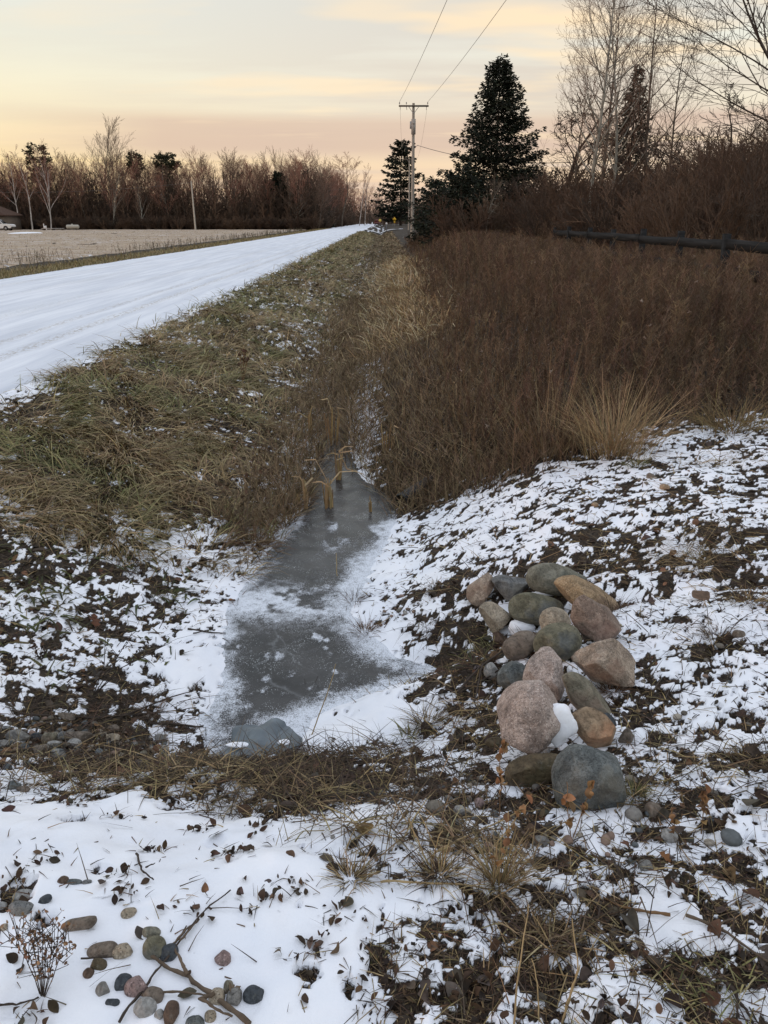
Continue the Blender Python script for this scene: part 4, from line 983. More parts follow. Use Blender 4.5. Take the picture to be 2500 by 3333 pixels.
# ------------------------------------------------------------------ poles and wires
def wood_grey():
    if 'weathered_pole' in _mc: return _mc['weathered_pole']
    n = NT('weathered_pole', .85, .2); g = n.noise(5, 5, .65, n.mapping((6, 6, .35)))
    c = n.mix(n.ramp(g, [(.3, 0.0), (.72, 1.0)]), (.20, .175, .15), (.42, .385, .335)); c = n.mix(n.ramp(n.noise(14, 3), [(.66, 0.0), (.74, .7)]), c, (.12, .10, .085))
    n.color(c); n.bump(g, .4, .02); _mc['weathered_pole'] = n.m; return n.m
MET = cmat('galvanised_metal', (.30, .30, .30), .5, .4, .25, 12, .4)
PORC = cmat('porcelain', (.30, .28, .26), .35, .5, .2)
def utility_pole(px, t, top_py, label, arm=2.44, yaw=0.0, simple=False):
    p = P(px, 716, t); zt = P(px, top_py, t)[2]; z0 = float(hground(p[0], p[1]))-.3
    root = empty('utility_pole', (p[0], p[1], z0), yaw); tag(root, label, 'utility pole', None)
    h = zt-z0; mb = MB(); zz = np.linspace(0, h, 14); mb.tube(np.stack([.015*np.sin(zz*.4), 0*zz, zz], 1), np.linspace(.165, .105, 14), 14)
    link('pole', mb.mesh('pole', True), wood_grey(), root)
    za = h-.22
    mb = MB(); mb.box((0, -.13, za), (arm, .10, .125)); ca = link('crossarm', mb.mesh('crossarm'), cmat('dark_arm', (.13, .11, .09), .8, .2, .3), root)
    for s in (-1, 1):
        mb = MB(); mb.segs([[s*.42, -.195, za-.05]], [[s*.02, -.17, za-.55]], .022, .022, 4); link('brace', mb.mesh('brace'), MET, root)
    for x in (-arm/2+.06, -arm/2+.62, arm/2-.08):
        mb = MB(); mb.lathe([(.012, 0), (.012, .08), (.05, .09), (.055, .12), (.03, .14), (.045, .16), (.042, .2), (.02, .23), (0, .235)], (x, -.13, za+.06), 10); link('insulator', mb.mesh('insulator', True), PORC, root)
    if not simple:
        mb = MB(); mb.lathe([(.0, 0), (.1, .01), (.1, .55), (0, .57)], (-.2, -.05, h-1.9), 10); link('cutout', mb.mesh('cutout', True), MET, root)
        mb = MB(); mb.box((0, -.17, h-1.75), (.36, .08, 1.15)); mb.box((0, -.22, h-1.5), (.16, .04, .12)); link('equipment_board', mb.mesh('equipment_board'), cmat('grey_board', (.36, .33, .30), .7, .2, .25), root)
        mb = MB(); mb.box((.14, -.05, h-3.25), (.14, .14, .16)); mb.box((.14, -.05, h-3.0), (.1, .1, .1)); mb.segs([[.14, -.05, h-3.25]], [[.34, -.05, h-3.15]], .02, .02, 5); link('service_bracket', mb.mesh('service_bracket'), cmat('dark_metal', (.05, .05, .05), .5, .4, .2), root)
        for x, dx in ((-arm/2+.12, .0), (-arm/2+.62, .05), (arm/2-.16, -.03)):
            mb = MB(); mb.segs([[x, -.13, za-.06]], [[x+dx, -.13, za-.30]], .03, .02, 6); link('hanger', mb.mesh('hanger'), PORC, root)
    return root, p, za+z0
def wire(name, a, b, sag, label, r=.012, n=40, group=None):
    a, b = np.array(a, float), np.array(b, float); s = np.linspace(0, 1, n)[:, None]
    q = a+(b-a)*s; q[:, 2] -= (sag*4*s*(1-s))[:, 0]
    mb = MB(); mb.tube(q-a, r, 5, cap=False); o = link(name, mb.mesh(name), cmat('cable', (.17, .15, .14), .6, .3, .15), None, a)
    tag(o, label, 'power line', group); return o
pole1, p1, z1 = utility_pole(1342, 66, 354, 'tall weathered wooden utility pole with crossarm beside the road ditch')
pole2, p2, z2 = utility_pole(1331, 132, 520, 'more distant utility pole standing in front of the pointed spruce', simple=True)
GW = 'power lines along the ditch'
wire('power_line', (p1[0]-1.16, p1[1]-.13, z1+.3), (4.4, -14, z1+.25), .75, 'power line from the left end of the crossarm to the sky above', .011, 60, GW)
wire('power_line', (p1[0]+1.14, p1[1]-.13, z1+.3), (6.9, -14, z1+.25), .75, 'power line from the right end of the crossarm to the sky above', .011, 60, GW)
wire('power_line', (p1[0]-1.10, p1[1]-.13, z1-.25), (p2[0]-1.1, p2[1]-.13, z2+.2), 1.1, 'thin power line running on behind the left arm of the pole', .008, 40, GW)
wire('power_line', (p1[0]+1.08, p1[1]-.13, z1-.25), (p2[0]+1.1, p2[1]-.13, z2+.2), 1.1, 'thin power line running on behind the right arm of the pole', .008, 40, GW)
wire('service_line', (p1[0]+.34, p1[1]-.05, z1-2.9), (p1[0]+10, p1[1]-16, z1-5.2), .5, 'drooping service cable from the pole to the big spruce', .022, 40, GW)
def build_field_pole():
    p = P(636, 742, 150); zt = P(636, 596, 150)[2]
    root = empty('field_pole', (p[0], p[1], -.3)); tag(root, 'slim pale pole standing at the far edge of the stubble field', 'utility pole')
    mb = MB(); h = zt+.3; zz = np.linspace(0, h, 8); mb.tube(np.stack([-.03*zz*.3, 0*zz, zz], 1), np.linspace(.17, .12, 8), 10); link('pole', mb.mesh('pole', True), cmat('pale_pole', (.44, .41, .36), .8, .2, .25), root)
    mb = MB(); mb.lathe([(.0, 0), (.10, .01), (.10, .18), (0, .3)], (-.03*h*.3, 0, h-.02), 8); link('cap', mb.mesh('cap', True), PORC, root)
    q = P(0, 614, 135); wire('field_wire', (p[0]-.1*h*.1, p[1], zt), (q[0]-20, q[1], q[2]+.3), 1.3, 'cable from the pale field pole past the woods to the left', .016, 40)
    q = P(1180, 604, 190); wire('field_wire', (p[0]-.1*h*.1, p[1], zt), (q[0], q[1], q[2]), 1.6, 'cable from the pale field pole along the woods towards the road', .013, 40)
build_field_pole()

# ------------------------------------------------------------------ far yard: house, truck, tank; far road: red truck, signs, letter box
WHITE = cmat('white_paint', (.66, .66, .66), .4, .5, .08); GLASSD = cmat('dark_glass', (.02, .023, .027), .12, .5, .2); RUB = cmat('tyre_rubber', (.014, .014, .014), .8, .2, .2); DKM = cmat('dark_trim', (.025, .025, .026), .5, .3, .2)
def lofted(mb, prof, halfw):
    """side outline (x,z) given thickness across y; halfw(z) gives the half width"""
    n = len(prof); A = [(x, -halfw(z), z) for x, z in prof]; B = [(x, halfw(z), z) for x, z in prof]
    mb.add(A+B, [[k, (k+1) % n, n+(k+1) % n, n+k] for k in range(n)])
    for off, rev in ((0, True), (n, False)):
        c = np.mean(np.array((A+B)[off:off+n]), 0)
        pts = (A+B)[off:off+n]+[tuple(c)]
        mb.add(pts, [([k, (k+1) % n, n] if not rev else [(k+1) % n, k, n]) for k in range(n)])
def pickup(name, label, loc, rz, paint, cat='truck'):
    root = empty(name, loc, rz); tag(root, label, cat)
    mb = MB(); w = lambda z: .95-.04*abs(z-.8)
    arch = lambda cx: [(cx+.43*math.cos(a), .42+.43*math.sin(a)) for a in np.linspace(0, math.pi, 9)]
    prof = [(2.72, .50), (2.80, .72), (2.74, .98), (2.45, 1.08), (1.35, 1.14), (-.95, 1.14), (-2.75, 1.14), (-2.8, .62), (-2.72, .48)]+arch(-1.75)[::-1]+arch(1.75)[::-1]
    prof = [(2.72, .50), (2.80, .72), (2.74, .98), (2.45, 1.08), (1.35, 1.14), (-.95, 1.14), (-2.75, 1.14), (-2.8, .62), (-2.72, .45), (-2.2, .42)]+[(-1.75-.43*math.cos(a), .42+.43*math.sin(a)) for a in np.linspace(.1, math.pi-.1, 7)]+[(-1.2, .40), (1.25, .40)]+[(1.75-.43*math.cos(a), .42+.43*math.sin(a)) for a in np.linspace(.1, math.pi-.1, 7)]+[(2.3, .42)]
    # wheel openings cut upwards by building the flanks in strips
    n = len(prof); 
    A = np.array([(x, -w(z), z) for x, z in prof]); B = np.array([(x, w(z), z) for x, z in prof])
    mb.add(np.vstack([A, B]), [[k, (k+1) % n, n+(k+1) % n, n+k] for k in range(n)])
    import mathutils
    tri = mathutils.geometry.tessellate_polygon([[mathutils.Vector((x, z, 0)) for x, z in prof]])
    mb.add(A, [list(t) for t in tri]); mb.add(B, [list(t)[::-1] for t in tri])
    body = link('body', mb.mesh('body'), paint, root)
    mb = MB(); cab = [(1.35, 1.13), (.62, 1.80), (-.05, 1.86), (-.80, 1.84), (-.98, 1.13)]; lofted(mb, cab, lambda z: .88-.20*max(0, (z-1.13)/.7)); link('cab', mb.mesh('cab'), paint, root)
    for s in (-1, 1):
        for q in ([(1.16, 1.17), (.58, 1.71), (.30, 1.74), (.30, 1.17)], [(.20, 1.17), (.20, 1.74), (-.70, 1.74), (-.84, 1.17)]):
            mb = MB(); V = [(x, s*(.895-.20*max(0, (z-1.13)/.7)), z) for x, z in q]+[(x, s*(.87-.20*max(0, (z-1.13)/.7)), z) for x, z in q]
            mb.add(V, [[0, 1, 2, 3], [4, 5, 6, 7], [0, 1, 5, 4], [1, 2, 6, 5], [2, 3, 7, 6], [3, 0, 4, 7]]); link('side_window', mb.mesh('side_window'), GLASSD, root)
        mb = MB(); mb.box((2.70, s*.72, .88), (.12, .34, .18)); link('headlight', mb.mesh('headlight'), cmat('lamp_glass', (.5, .5, .48), .2, .5, .1), root)
        mb = MB(); mb.box((-2.79, s*.82, .95), (.06, .16, .34)); link('tail_light', mb.mesh('tail_light'), cmat('tail_red', (.3, .02, .015), .3, .5, .1), root)
    for bx in (2.80, -2.84):
        mb = MB(); mb.box((bx, 0, .56), (.14, 1.84, .17)); link('bumper', mb.mesh('bumper'), DKM, root)
    mb = MB(); V = [(1.30, -.70, 1.19), (1.30, .70, 1.19), (.68, .62, 1.76), (.68, -.62, 1.76)]; V2 = [(x+.03, y, z+.02) for x, y, z in V]; mb.add(V+V2, [[0, 1, 2, 3], [4, 5, 6, 7], [0, 1, 5, 4], [1, 2, 6, 5], [2, 3, 7, 6], [3, 0, 4, 7]]); link('windscreen', mb.mesh('windscreen'), GLASSD, root)
    for cx in (-1.75, 1.75):
        for s in (-1, 1):
            mb = MB(); mb.lathe([(.2, -.12), (.36, -.12), (.38, -.08), (.38, .08), (.36, .12), (.2, .12)], (cx, s*.84, .38), 20, 'y'); wl = link('wheel', mb.mesh('wheel', True), RUB, root)
            mb = MB(); mb.lathe([(0, -.10), (.2, -.125), (.21, -.1), (.21, .1), (.2, .125), (0, .10)], (cx, s*.84, .38), 16, 'y'); link('rim', mb.mesh('rim', True), MET, wl)
    return root
q = P(2, 742, 138)
pickup('pickup_truck', 'white pickup truck parked in front of the brown roofed house', (q[0]-.4, q[1], -.15), 0, WHITE)
def build_house():
    q = P(-10, 745, 145); root = empty('house', (q[0]-2.6, q[1], -.2)); tag(root, 'low house with brown hipped roof at the left edge of the woods', 'house')
    wl = cmat('house_siding', (.15, .125, .105), .8, .2, .2); rf = cmat('roof_shingles', (.085, .05, .036), .9, .2, .3, 4)
    L0, L1, D, hw, hr = -9, 4.2, 7, 2.75, 5.2
    mb = MB(); mb.box(((L0+L1)/2, D/2, hw/2), (L1-L0, D, hw)); link('wall', mb.mesh('wall'), wl, root)
    e = .5; a, b, c, d = (L0-e, -e, hw), (L1+e, -e, hw), (L1+e, D+e, hw), (L0-e, D+e, hw); r0, r1 = (L0+3.5, D/2, hr), (L1-4.2, D/2, hr)
    lo = [(x, y, z-.16) for x, y, z in (a, b, c, d)]
    mb = MB(); mb.add([a, b, c, d, r0, r1]+lo, [[0, 1, 5, 4], [2, 3, 4, 5], [0, 1, 7, 6], [1, 2, 8, 7], [2, 3, 9, 8], [3, 0, 6, 9], [9, 8, 7, 6]]); mb.add([b, c, r1], [[0, 1, 2]]); mb.add([d, a, r0], [[0, 1, 2]]); link('roof', mb.mesh('roof'), rf, root)
    for x in (-3.2, -1.4, .2, 2.5):
        mb = MB(); mb.box((x, -.03, 1.75), (1.2, .08, 1.0)); f = link('window', mb.mesh('window'), cmat('window_frame', (.4, .37, .34), .6, .3, .1), root)
        mb = MB(); mb.box((x, -.075, 1.75), (.98, .02, .8)); link('pane', mb.mesh('pane'), GLASSD, f)
    mb = MB(); mb.box((-5.2, -.03, 1.05), (.95, .08, 2.1)); link('door', mb.mesh('door'), cmat('house_door', (.10, .07, .055), .6, .3, .2), root)
build_house()
def build_tank():
    q = P(238, 748, 148); root = empty('propane_tank', (q[0], q[1], -.15), 0, .68); tag(root, 'white propane tank with a dome lid at the edge of the woods', 'propane tank')
    m = cmat('tank_paint', (.40, .38, .33), .6, .3, .25)
    a = np.linspace(0, math.pi/2, 7); prof = [(.55*math.sin(x), -1.55-.28*math.cos(x)) for x in a]+[(.55*math.cos(x), 1.55+.28*math.sin(x)) for x in a]
    mb = MB(); mb.lathe(prof, (0, 0, .85), 24, 'x'); link('tank', mb.mesh('tank', True), m, root)
    mb = MB(); mb.lathe([(.26, 0), (.26, .18), (.2, .26), (0, .28)], (-.1, 0, 1.36), 14); link('dome_lid', mb.mesh('dome_lid', True), m, root)
    for x in (-1.0, 1.0):
        mb = MB(); mb.box((x, 0, .2), (.18, .7, .4)); link('leg', mb.mesh('leg'), DKM, root)
    q = P(174, 751, 143); pr = empty('pallet', (q[0], q[1], -.14)); tag(pr, 'long pale stack of boards lying at the field edge by the woods', 'boards')
    wb = cmat('pale_boards', (.40, .37, .34), .8, .2, .25)
    for k in range(4):
        mb = MB(); mb.box((-.05*k, .35*k-.5, .30+.01*k), (4.0, .3, .05)); link('board', mb.mesh('board'), wb, pr)
    for x in (-1.7, 0, 1.7):
        mb = MB(); mb.box((x, 0, .13), (.12, 1.4, .26)); link('bearer', mb.mesh('bearer'), cmat('bearer_wood', (.12, .10, .08), .8, .2, .2), pr)
    q = P(148, 748, 146); fr = empty('field_marker', (q[0], q[1], -.15)); tag(fr, 'small white two pointed marker between the tree trunks', 'marker')
    mb = MB(); mb.segs([[-.18, 0, 0], [.2, 0, 0]], [[-.2, 0, 1.15], [.22, 0, .8]], .10, .09, 6); mb.box((0, 0, .5), (.4, .16, .5)); link('panel', mb.mesh('panel'), WHITE, fr)
build_tank()
q = P(1229, 719.5, 238)
pickup('red_truck', 'dark red truck parked at the far end of the road', (q[0], q[1], .0), math.pi/2, cmat('red_paint', (.10, .018, .012), .4, .5, .2))
YEL = cmat('sign_yellow', (.62, .36, .02), .5, .4, .08)
def build_signs():
    q = P(1284, 722, 225); root = empty('road_sign', (q[0], q[1], -.05)); tag(root, 'yellow diamond warning sign over a smaller yellow plate at the far bend', 'road sign')
    mb = MB(); mb.tube([(0, 0, 0), (0, 0, 2.5)], .05, 8); link('post', mb.mesh('post', True), MET, root)
    mb = MB(); R = np.array([[math.cos(.785), 0, -math.sin(.785)], [0, 1, 0], [math.sin(.785), 0, math.cos(.785)]]); mb.box((0, -.07, 1.95), (.85, .03, .85), None, R); link('sign_panel', mb.mesh('sign_panel'), YEL, root)
    mb = MB(); mb.box((0, -.07, 1.1), (.5, .03, .5)); link('sign_plate', mb.mesh('sign_plate'), YEL, root)
    q = P(1237, 718, 232); root = empty('warning_light', (q[0], q[1], -.05)); tag(root, 'yellow round warning sign beside the dark red truck', 'road sign')
    mb = MB(); mb.tube([(0, 0, 0), (0, 0, 1.9)], .05, 8); link('post', mb.mesh('post', True), MET, root)
    mb = MB(); mb.lathe([(0, -.03), (.42, -.03), (.42, .03), (0, .03)], (0, -.06, 1.6), 20, 'y'); link('sign_panel', mb.mesh('sign_panel'), cmat('sign_pale_yellow', (.68, .52, .12), .5, .4, .08), root)
    q = P(1258, 731, 128); root = empty('mailbox', (q[0], q[1], -.02)); tag(root, 'white mailbox on a grey post by the far driveway', 'mailbox')
    mb = MB(); mb.box((0, 0, .5), (.13, .13, 1.0)); link('post', mb.mesh('post'), cmat('mailbox_post', (.15, .17, .2), .7, .3, .2), root)
    mb = MB(); a = np.linspace(0, math.pi, 9); pr = [(-.16, 0)]+[(-.16*math.cos(x), .14+.16*math.sin(x)) for x in a]+[(.16, 0)]
    V = [(x, y, 1.0+z) for y in (-.26, .26) for x, z in pr]; n = len(pr); mb.add(V, [[k, (k+1) % n, n+(k+1) % n, n+k] for k in range(n)])
    for o_ in (0, n): mb.add([V[o_+k] for k in range(n)]+[(0, V[o_][1], 1.1)], [[k, (k+1) % n, n] for k in range(n)])
    link('box', mb.mesh('box'), WHITE, root)
    # snowy driveway joining the road there
    g = np.linspace(-1, 1, 40); A, B = np.meshgrid(g, g); DX, DY = -.2+A*3.4+B*.3, q[1]+9+B*2.0; o = link('driveway', grid_mesh('driveway', DX, DY, hground(DX, DY)+.16), SNOW); tag(o, 'snowy driveway mouth joining the far end of the road', 'driveway', kind='structure')
build_signs()

# ------------------------------------------------------------------ sticks, stems, leaves and tufts in the foreground
TWIG = cmat('bare_twig', (.115, .085, .06), .8, .2, .4, 25); DTWIG = cmat('dark_twig', (.055, .042, .034), .8, .2, .4, 25); STRAWM = cmat('straw_stem', (.34, .25, .13), .7, .25, .3, 25); RUSTM = cmat('rust_stem', (.19, .11, .055), .75, .2, .35, 25)
def gpts(pts, lift=.012):
    o, t = ground_hit([p[0] for p in pts], [p[1] for p in pts], hground); o[:, 2] += lift; return o
def densify(q, n=6, wob=.004, seed=0):
    q = np.asarray(q); r = np.random.default_rng(seed); out = []
    for a, b in zip(q[:-1], q[1:]):
        for k in range(n): out.append(a+(b-a)*k/n)
    out.append(q[-1]); out = np.array(out); w_ = r.normal(0, wob, (len(out), 3)); w_ = (w_+np.roll(w_, 1, 0)+np.roll(w_, -1, 0))/3; w_[0] = w_[-1] = 0; return out+w_*.8
def stick(label, lines, r, mat=TWIG, name='stick', group=None, cat='stick', raise_=0.012, seed=0):
    base = gpts([lines[0][0]], raise_)[0]; root_me = MB()
    for j, ln in enumerate(lines):
        q = gpts(ln, raise_+.006*j); q = densify(q, 5, .0035, seed+j); rr = .72*r*(.75 if j else 1)*np.linspace(1, .5, len(q))
        rr = rr*(1+.18*np.sin(np.arange(len(q))*2.3)); root_me.tube(q-base, rr, 7)
    o = link(name, root_me.mesh(name, True), mat, None, base); tag(o, label, cat, group); return o
def pp(x, y): return (x/1.8433, 2700+y/1.8433)
stick('thick forked grey stick lying across the bottom left pebbles', [[pp(1500, 1190), pp(1300, 1030), pp(1130, 905), pp(960, 815), pp(868, 752)], [pp(1130, 905), pp(1095, 830), pp(1050, 735)], [pp(1290, 1030), pp(1200, 1060), pp(1290, 1120), pp(1400, 1170)]], .0085, TWIG, seed=1)
stick('long thin twig rising from the bottom edge across the open snow', [[pp(720, 1180), pp(880, 965), pp(960, 850), pp(1190, 560), pp(1385, 385)]], .0045, DTWIG, seed=2)
stick('second twig lying beside the long thin one above the forked stick', [[pp(1010, 745), pp(1120, 625), pp(1200, 560)], [pp(1080, 700), pp(1180, 590)]], .005, TWIG, seed=12)
stick('curved pale twig crossing in front of the rose pink pebble', [[pp(855, 1015), pp(1000, 995), pp(1150, 1010), pp(1290, 1020)]], .0045, TWIG, seed=3)
stick('bent twig from the left edge to the foot of the seed head plant', [[pp(-20, 1075), pp(100, 1068), pp(235, 1028)]], .004, DTWIG, seed=4)
stick('straight dark twig in front of the dark brown pebble', [[pp(490, 797), pp(690, 788)]], .003, DTWIG, seed=5)
stick('dark curved twig lying in the middle of the open snow', [[pp(820, 165), pp(840, 240), pp(880, 290), pp(925, 325)], [pp(880, 258), pp(935, 232)]], .0045, DTWIG, seed=6)
stick('dark stick lying in the snow beside the left edge of the ice', [[(612, 2052), (670, 2060), (735, 2066)], [(630, 2070), (690, 2058)]], .008, DTWIG, seed=7)
stick('long dark branch over the gravel at the left bank', [[(60, 2330), (300, 2345), (520, 2325), (640, 2310)], [(400, 2340), (560, 2280), (640, 2255)]], .008, DTWIG, seed=8)
stick('dark branch reaching from the gravel to the ice edge', [[(480, 2360), (560, 2365), (640, 2370), (690, 2372)]], .010, DTWIG, seed=9)
stick('reddish stick lying in the snow at the far right', [[(2180, 2990), (2100, 2975), (2010, 2960), (1960, 2930)], ], .006, RUSTM, seed=10)
stick('dark stick at the bottom right among dead leaves', [[(2350, 3200), (2390, 3240), (2420, 3290), (2450, 3345)]], .007, DTWIG, seed=11)
stick('long dry twig along the right edge of the snow', [[(2230, 2990), (2330, 3030), (2420, 3090), (2510, 3150)], [(2330, 3030), (2400, 3010)]], .006, TWIG, seed=13)
stick('black branch leaning on the left flank of the stone heap', [[(1490, 2290), (1560, 2210), (1640, 2150), (1705, 2090)], [(1570, 2200), (1540, 2330), (1590, 2420)]], .008, DTWIG, seed=14, raise_=.06)
stick('thin dark stick left of the stone heap pointing at the ice', [[(1500, 2272), (1600, 2215), (1660, 2170)]], .007, DTWIG, seed=15, raise_=.03)
stick('pale stem lying on the ice near the cattail stubs', [[(1090, 1705), (1070, 1712), (1120, 1692)]], .006, STRAWM, seed=16, raise_=.02)
stick('long thin stem lying along the top of the snow bank', [[(1380, 1455), (1550, 1462), (1760, 1470), (1850, 1460)]], .006, DTWIG, seed=17, raise_=.04)
stick('broken pale stem lying in the lower middle of the snow', [[(1240, 2882), (1350, 2885), (1450, 2888), (1620, 2905), (1660, 2935)]], .0045, STRAWM, seed=18)
stick('long straw stem lying along the lower right snow', [[(1420, 2800), (1530, 2740), (1640, 2690), (1700, 2665)]], .0045, STRAWM, seed=19, raise_=.03)

def stemplant(name, label, cat, base, tips, r, mat, leafcol=None, nleaf=0, leafsize=.03, group=None, seed=0, branch=0):
    """standing stems: base pixel, tip pixels at the base's own depth"""
    rr = np.random.default_rng(seed); b, t = ground_hit([base[0]], [base[1]], hground); b, t = b[0], t[0]
    root = empty(name, b); tag(root, label, cat, group); mb = MB(); lp = []; lc = []
    for tip in tips:
        pts = [P(px, py, t+dt) for px, py, dt in (tip if isinstance(tip, list) else [(*tip, 0)])]
        q = np.array([[0, 0, -.01]]+[p-b for p in pts]); s = densify(q, 8, .0025, seed)
        mb.tube(s, .75*r*np.linspace(1, .5, len(s)), 6)
        for k in range(branch):
            i = rr.integers(len(s)//3, len(s)); d = rr.normal(0, 1, 3); d[2] = abs(d[2])+.3; d /= np.linalg.norm(d); L = rr.uniform(.02, .07)
            mb.segs([s[i]], [s[i]+d*L], r*.6, r*.35, 4); lp.append(s[i]+d*L)
        for k in range(nleaf): lp.append(s[rr.integers(len(s)//4, len(s))]+rr.normal(0, .004, 3))
    link('stem', mb.mesh('stem', True), mat, root)
    if nleaf or (branch and leafcol):
        lp = np.array(lp); sz = leafsize*rr.uniform(.6, 1.3, len(lp)); pc_ = palette(len(lp), leafcol, .3, rr)
        if len(lp) > 40:
            lm = MB(); leaves(lm, lp, sz, pc_, tilt=1.2, curl=1.6, r=rr); tag(link('seed_heads', lm.mesh('seed_heads', True), vmat('dead_leaf'), root), kind='stuff')
        else:
            for i in range(len(lp)):
                lm = MB(); leaves(lm, lp[i:i+1], sz[i:i+1], pc_[i:i+1], tilt=1.2, curl=1.6, r=rr); link('leaf', lm.mesh('leaf', True), vmat('dead_leaf'), root)
    return root
RUST = [(.24, .13, .06), (.18, .10, .05), (.30, .18, .09)]
# dry seed head plant, bottom left
tips = []
rr_ = np.random.default_rng(3)
for k in range(9):
    x = 70+k*48+rr_.uniform(-12, 12); y = 560+abs(k-4)*26+rr_.uniform(-15, 30)
    tips.append([(*pp(250+(x-250)*.5, 850+(y-850)*.45), rr_.uniform(-.03, .03)), (*pp(x, y), rr_.uniform(-.05, .05))])
stemplant('seed_head_plant', 'dry brown seed head plant standing in the snow at the bottom left', 'dry plant', pp(255, 1015), tips, .0016, DTWIG, [(.22, .12, .065), (.17, .095, .055), (.27, .17, .10)], 16, .0095, seed=4, branch=12)
stemplant('dead_weed', 'rust coloured dead weed stalk with curled leaves left of the slate boulder', 'dead weed', (1625, 2660), [[(1632, 2560, -.01), (1628, 2470, 0), (1648, 2425, .0)]], .0025, RUSTM, RUST, 16, .03, seed=5)
stemplant('dead_weed', 'dead weed with rust coloured leaves in front of the slate boulder', 'dead weed', (1860, 2735), [[(1850, 2640, 0), (1845, 2545, 0)], [(1905, 2620, .02), (1925, 2560, .02)]], .0025, RUSTM, RUST, 10, .028, seed=6)
stemplant('dead_weed', 'straight rust stem with hanging leaves right of the slate boulder', 'dead weed', (2285, 2720), [[(2290, 2640, 0), (2296, 2575, 0)]], .0025, RUSTM, RUST, 12, .028, seed=7)
stemplant('dead_weed', 'short dead weed with brown leaves at the far right of the snow', 'dead weed', (2190, 2745), [[(2195, 2690, 0), (2188, 2640, 0)]], .002, RUSTM, RUST, 8, .028, seed=8)
stemplant('dead_weed', 'dead weed with curled rust leaves in front of the pale straw stems', 'dead weed', (1600, 2890), [[(1640, 2760, .0), (1690, 2640, .02)], [(1620, 2740, 0), (1730, 2600, .02)], [(1655, 2750, 0), (1655, 2640, .0)]], .0025, STRAWM, RUST, 5, .026, seed=9)
stemplant('straw_stem', 'tall straw stem rising from the bottom edge right of centre', 'dry stem', (1672, 3345), [[(1690, 3150, 0), (1720, 2945, .01)]], .0032, STRAWM, seed=10)
stemplant('straw_stem', 'broken straw stem with a forked tip rising from the bottom edge', 'dry stem', (1825, 3345), [[(1870, 3200, 0), (1880, 3150, 0), (1862, 2990, .02)], [(1850, 3260, 0), (1888, 3140, .0)]], .0034, STRAWM, seed=11)
stemplant('straw_stem', 'slanting straw stem beside the dead leaves at lower right', 'dry stem', (1760, 3330), [[(1750, 3200, 0), (1730, 3120, .01)]], .0026, STRAWM, seed=14)
stemplant('straw_stem', 'pair of pale stems crossing in the lower middle of the snow', 'dry stem', (1400, 2820), [[(1345, 2700, 0), (1330, 2665, 0)], [(1420, 2760, 0), (1360, 2640, .01)], [(1430, 2720, 0), (1440, 2700, 0)]], .0032, STRAWM, seed=12)
stemplant('reed_stem', 'bent tan reed rising from the snow beside the lower ice', 'reed', (1010, 2395), [[(1060, 2270, 0), (1085, 2195, .0), (1092, 2160, .0)]], .004, STRAWM, None, 0, .05, seed=13)
stemplant('reed_stem', 'dark bent reed in the ice just behind the pipe', 'reed', (795, 2380), [[(798, 2310, 0), (785, 2270, 0)]], .003, DTWIG, seed=15)
stemplant('reed_stem', 'thin tan reed standing in the upper ice', 'reed', (1102, 1905), [[(1096, 1860, 0), (1094, 1800, 0)]], .006, STRAWM, None, 0, .06, seed=16)
stemplant('dark_rushes', 'few black rush stalks standing in the frosted ice', 'rushes', (1185, 2185), [(1165, 2130), (1180, 2120), (1205, 2135), (1172, 2150)], .0028, DTWIG, seed=17)
stemplant('dark_rushes', 'pair of dark rush stalks in the lower ice', 'rushes', (1000, 2285), [(992, 2210), (1035, 2200), (990, 2250)], .0028, DTWIG, seed=18)
stemplant('bare_twigs', 'fan of bare dark twigs leaning over the snow on the left bank', 'twigs', (300, 2265), [[(370, 2160, .05), (430, 2060, .1)], [(380, 2180, .0), (560, 2090, .05)], [(340, 2160, .0), (345, 2050, .05)], [(400, 2170, 0), (490, 2130, .0)]], .0035, DTWIG, [(.06, .04, .03)], 3, .02, seed=19, branch=4)
stemplant('bare_twigs', 'short upright dead stalks on the snow at the left', 'twigs', (130, 2150), [[(150, 2120, 0), (165, 2080, 0)], (110, 2090), (135, 2100)], .004, DTWIG, BROWN, 6, .03, seed=20)
stemplant('dead_weed', 'grey dead weed standing in the grass left of the ice', 'dead weed', (800, 1760), [[(790, 1600, 0), (770, 1450, 0)], [(830, 1620, .1), (870, 1500, .1)], [(760, 1650, 0), (700, 1560, 0)], [(810, 1600, 0), (830, 1440, 0)]], .005, TWIG, [(.12, .08, .05)], 4, .04, seed=21, branch=14)
stemplant('dead_weed', 'thin reddish dead stems standing in the middle of the grass bank', 'dead weed', (790, 1250), [(795, 1130), (782, 1160), (805, 1170)], .009, RUSTM, [(.12, .07, .05)], 4, .05, seed=22, branch=8)

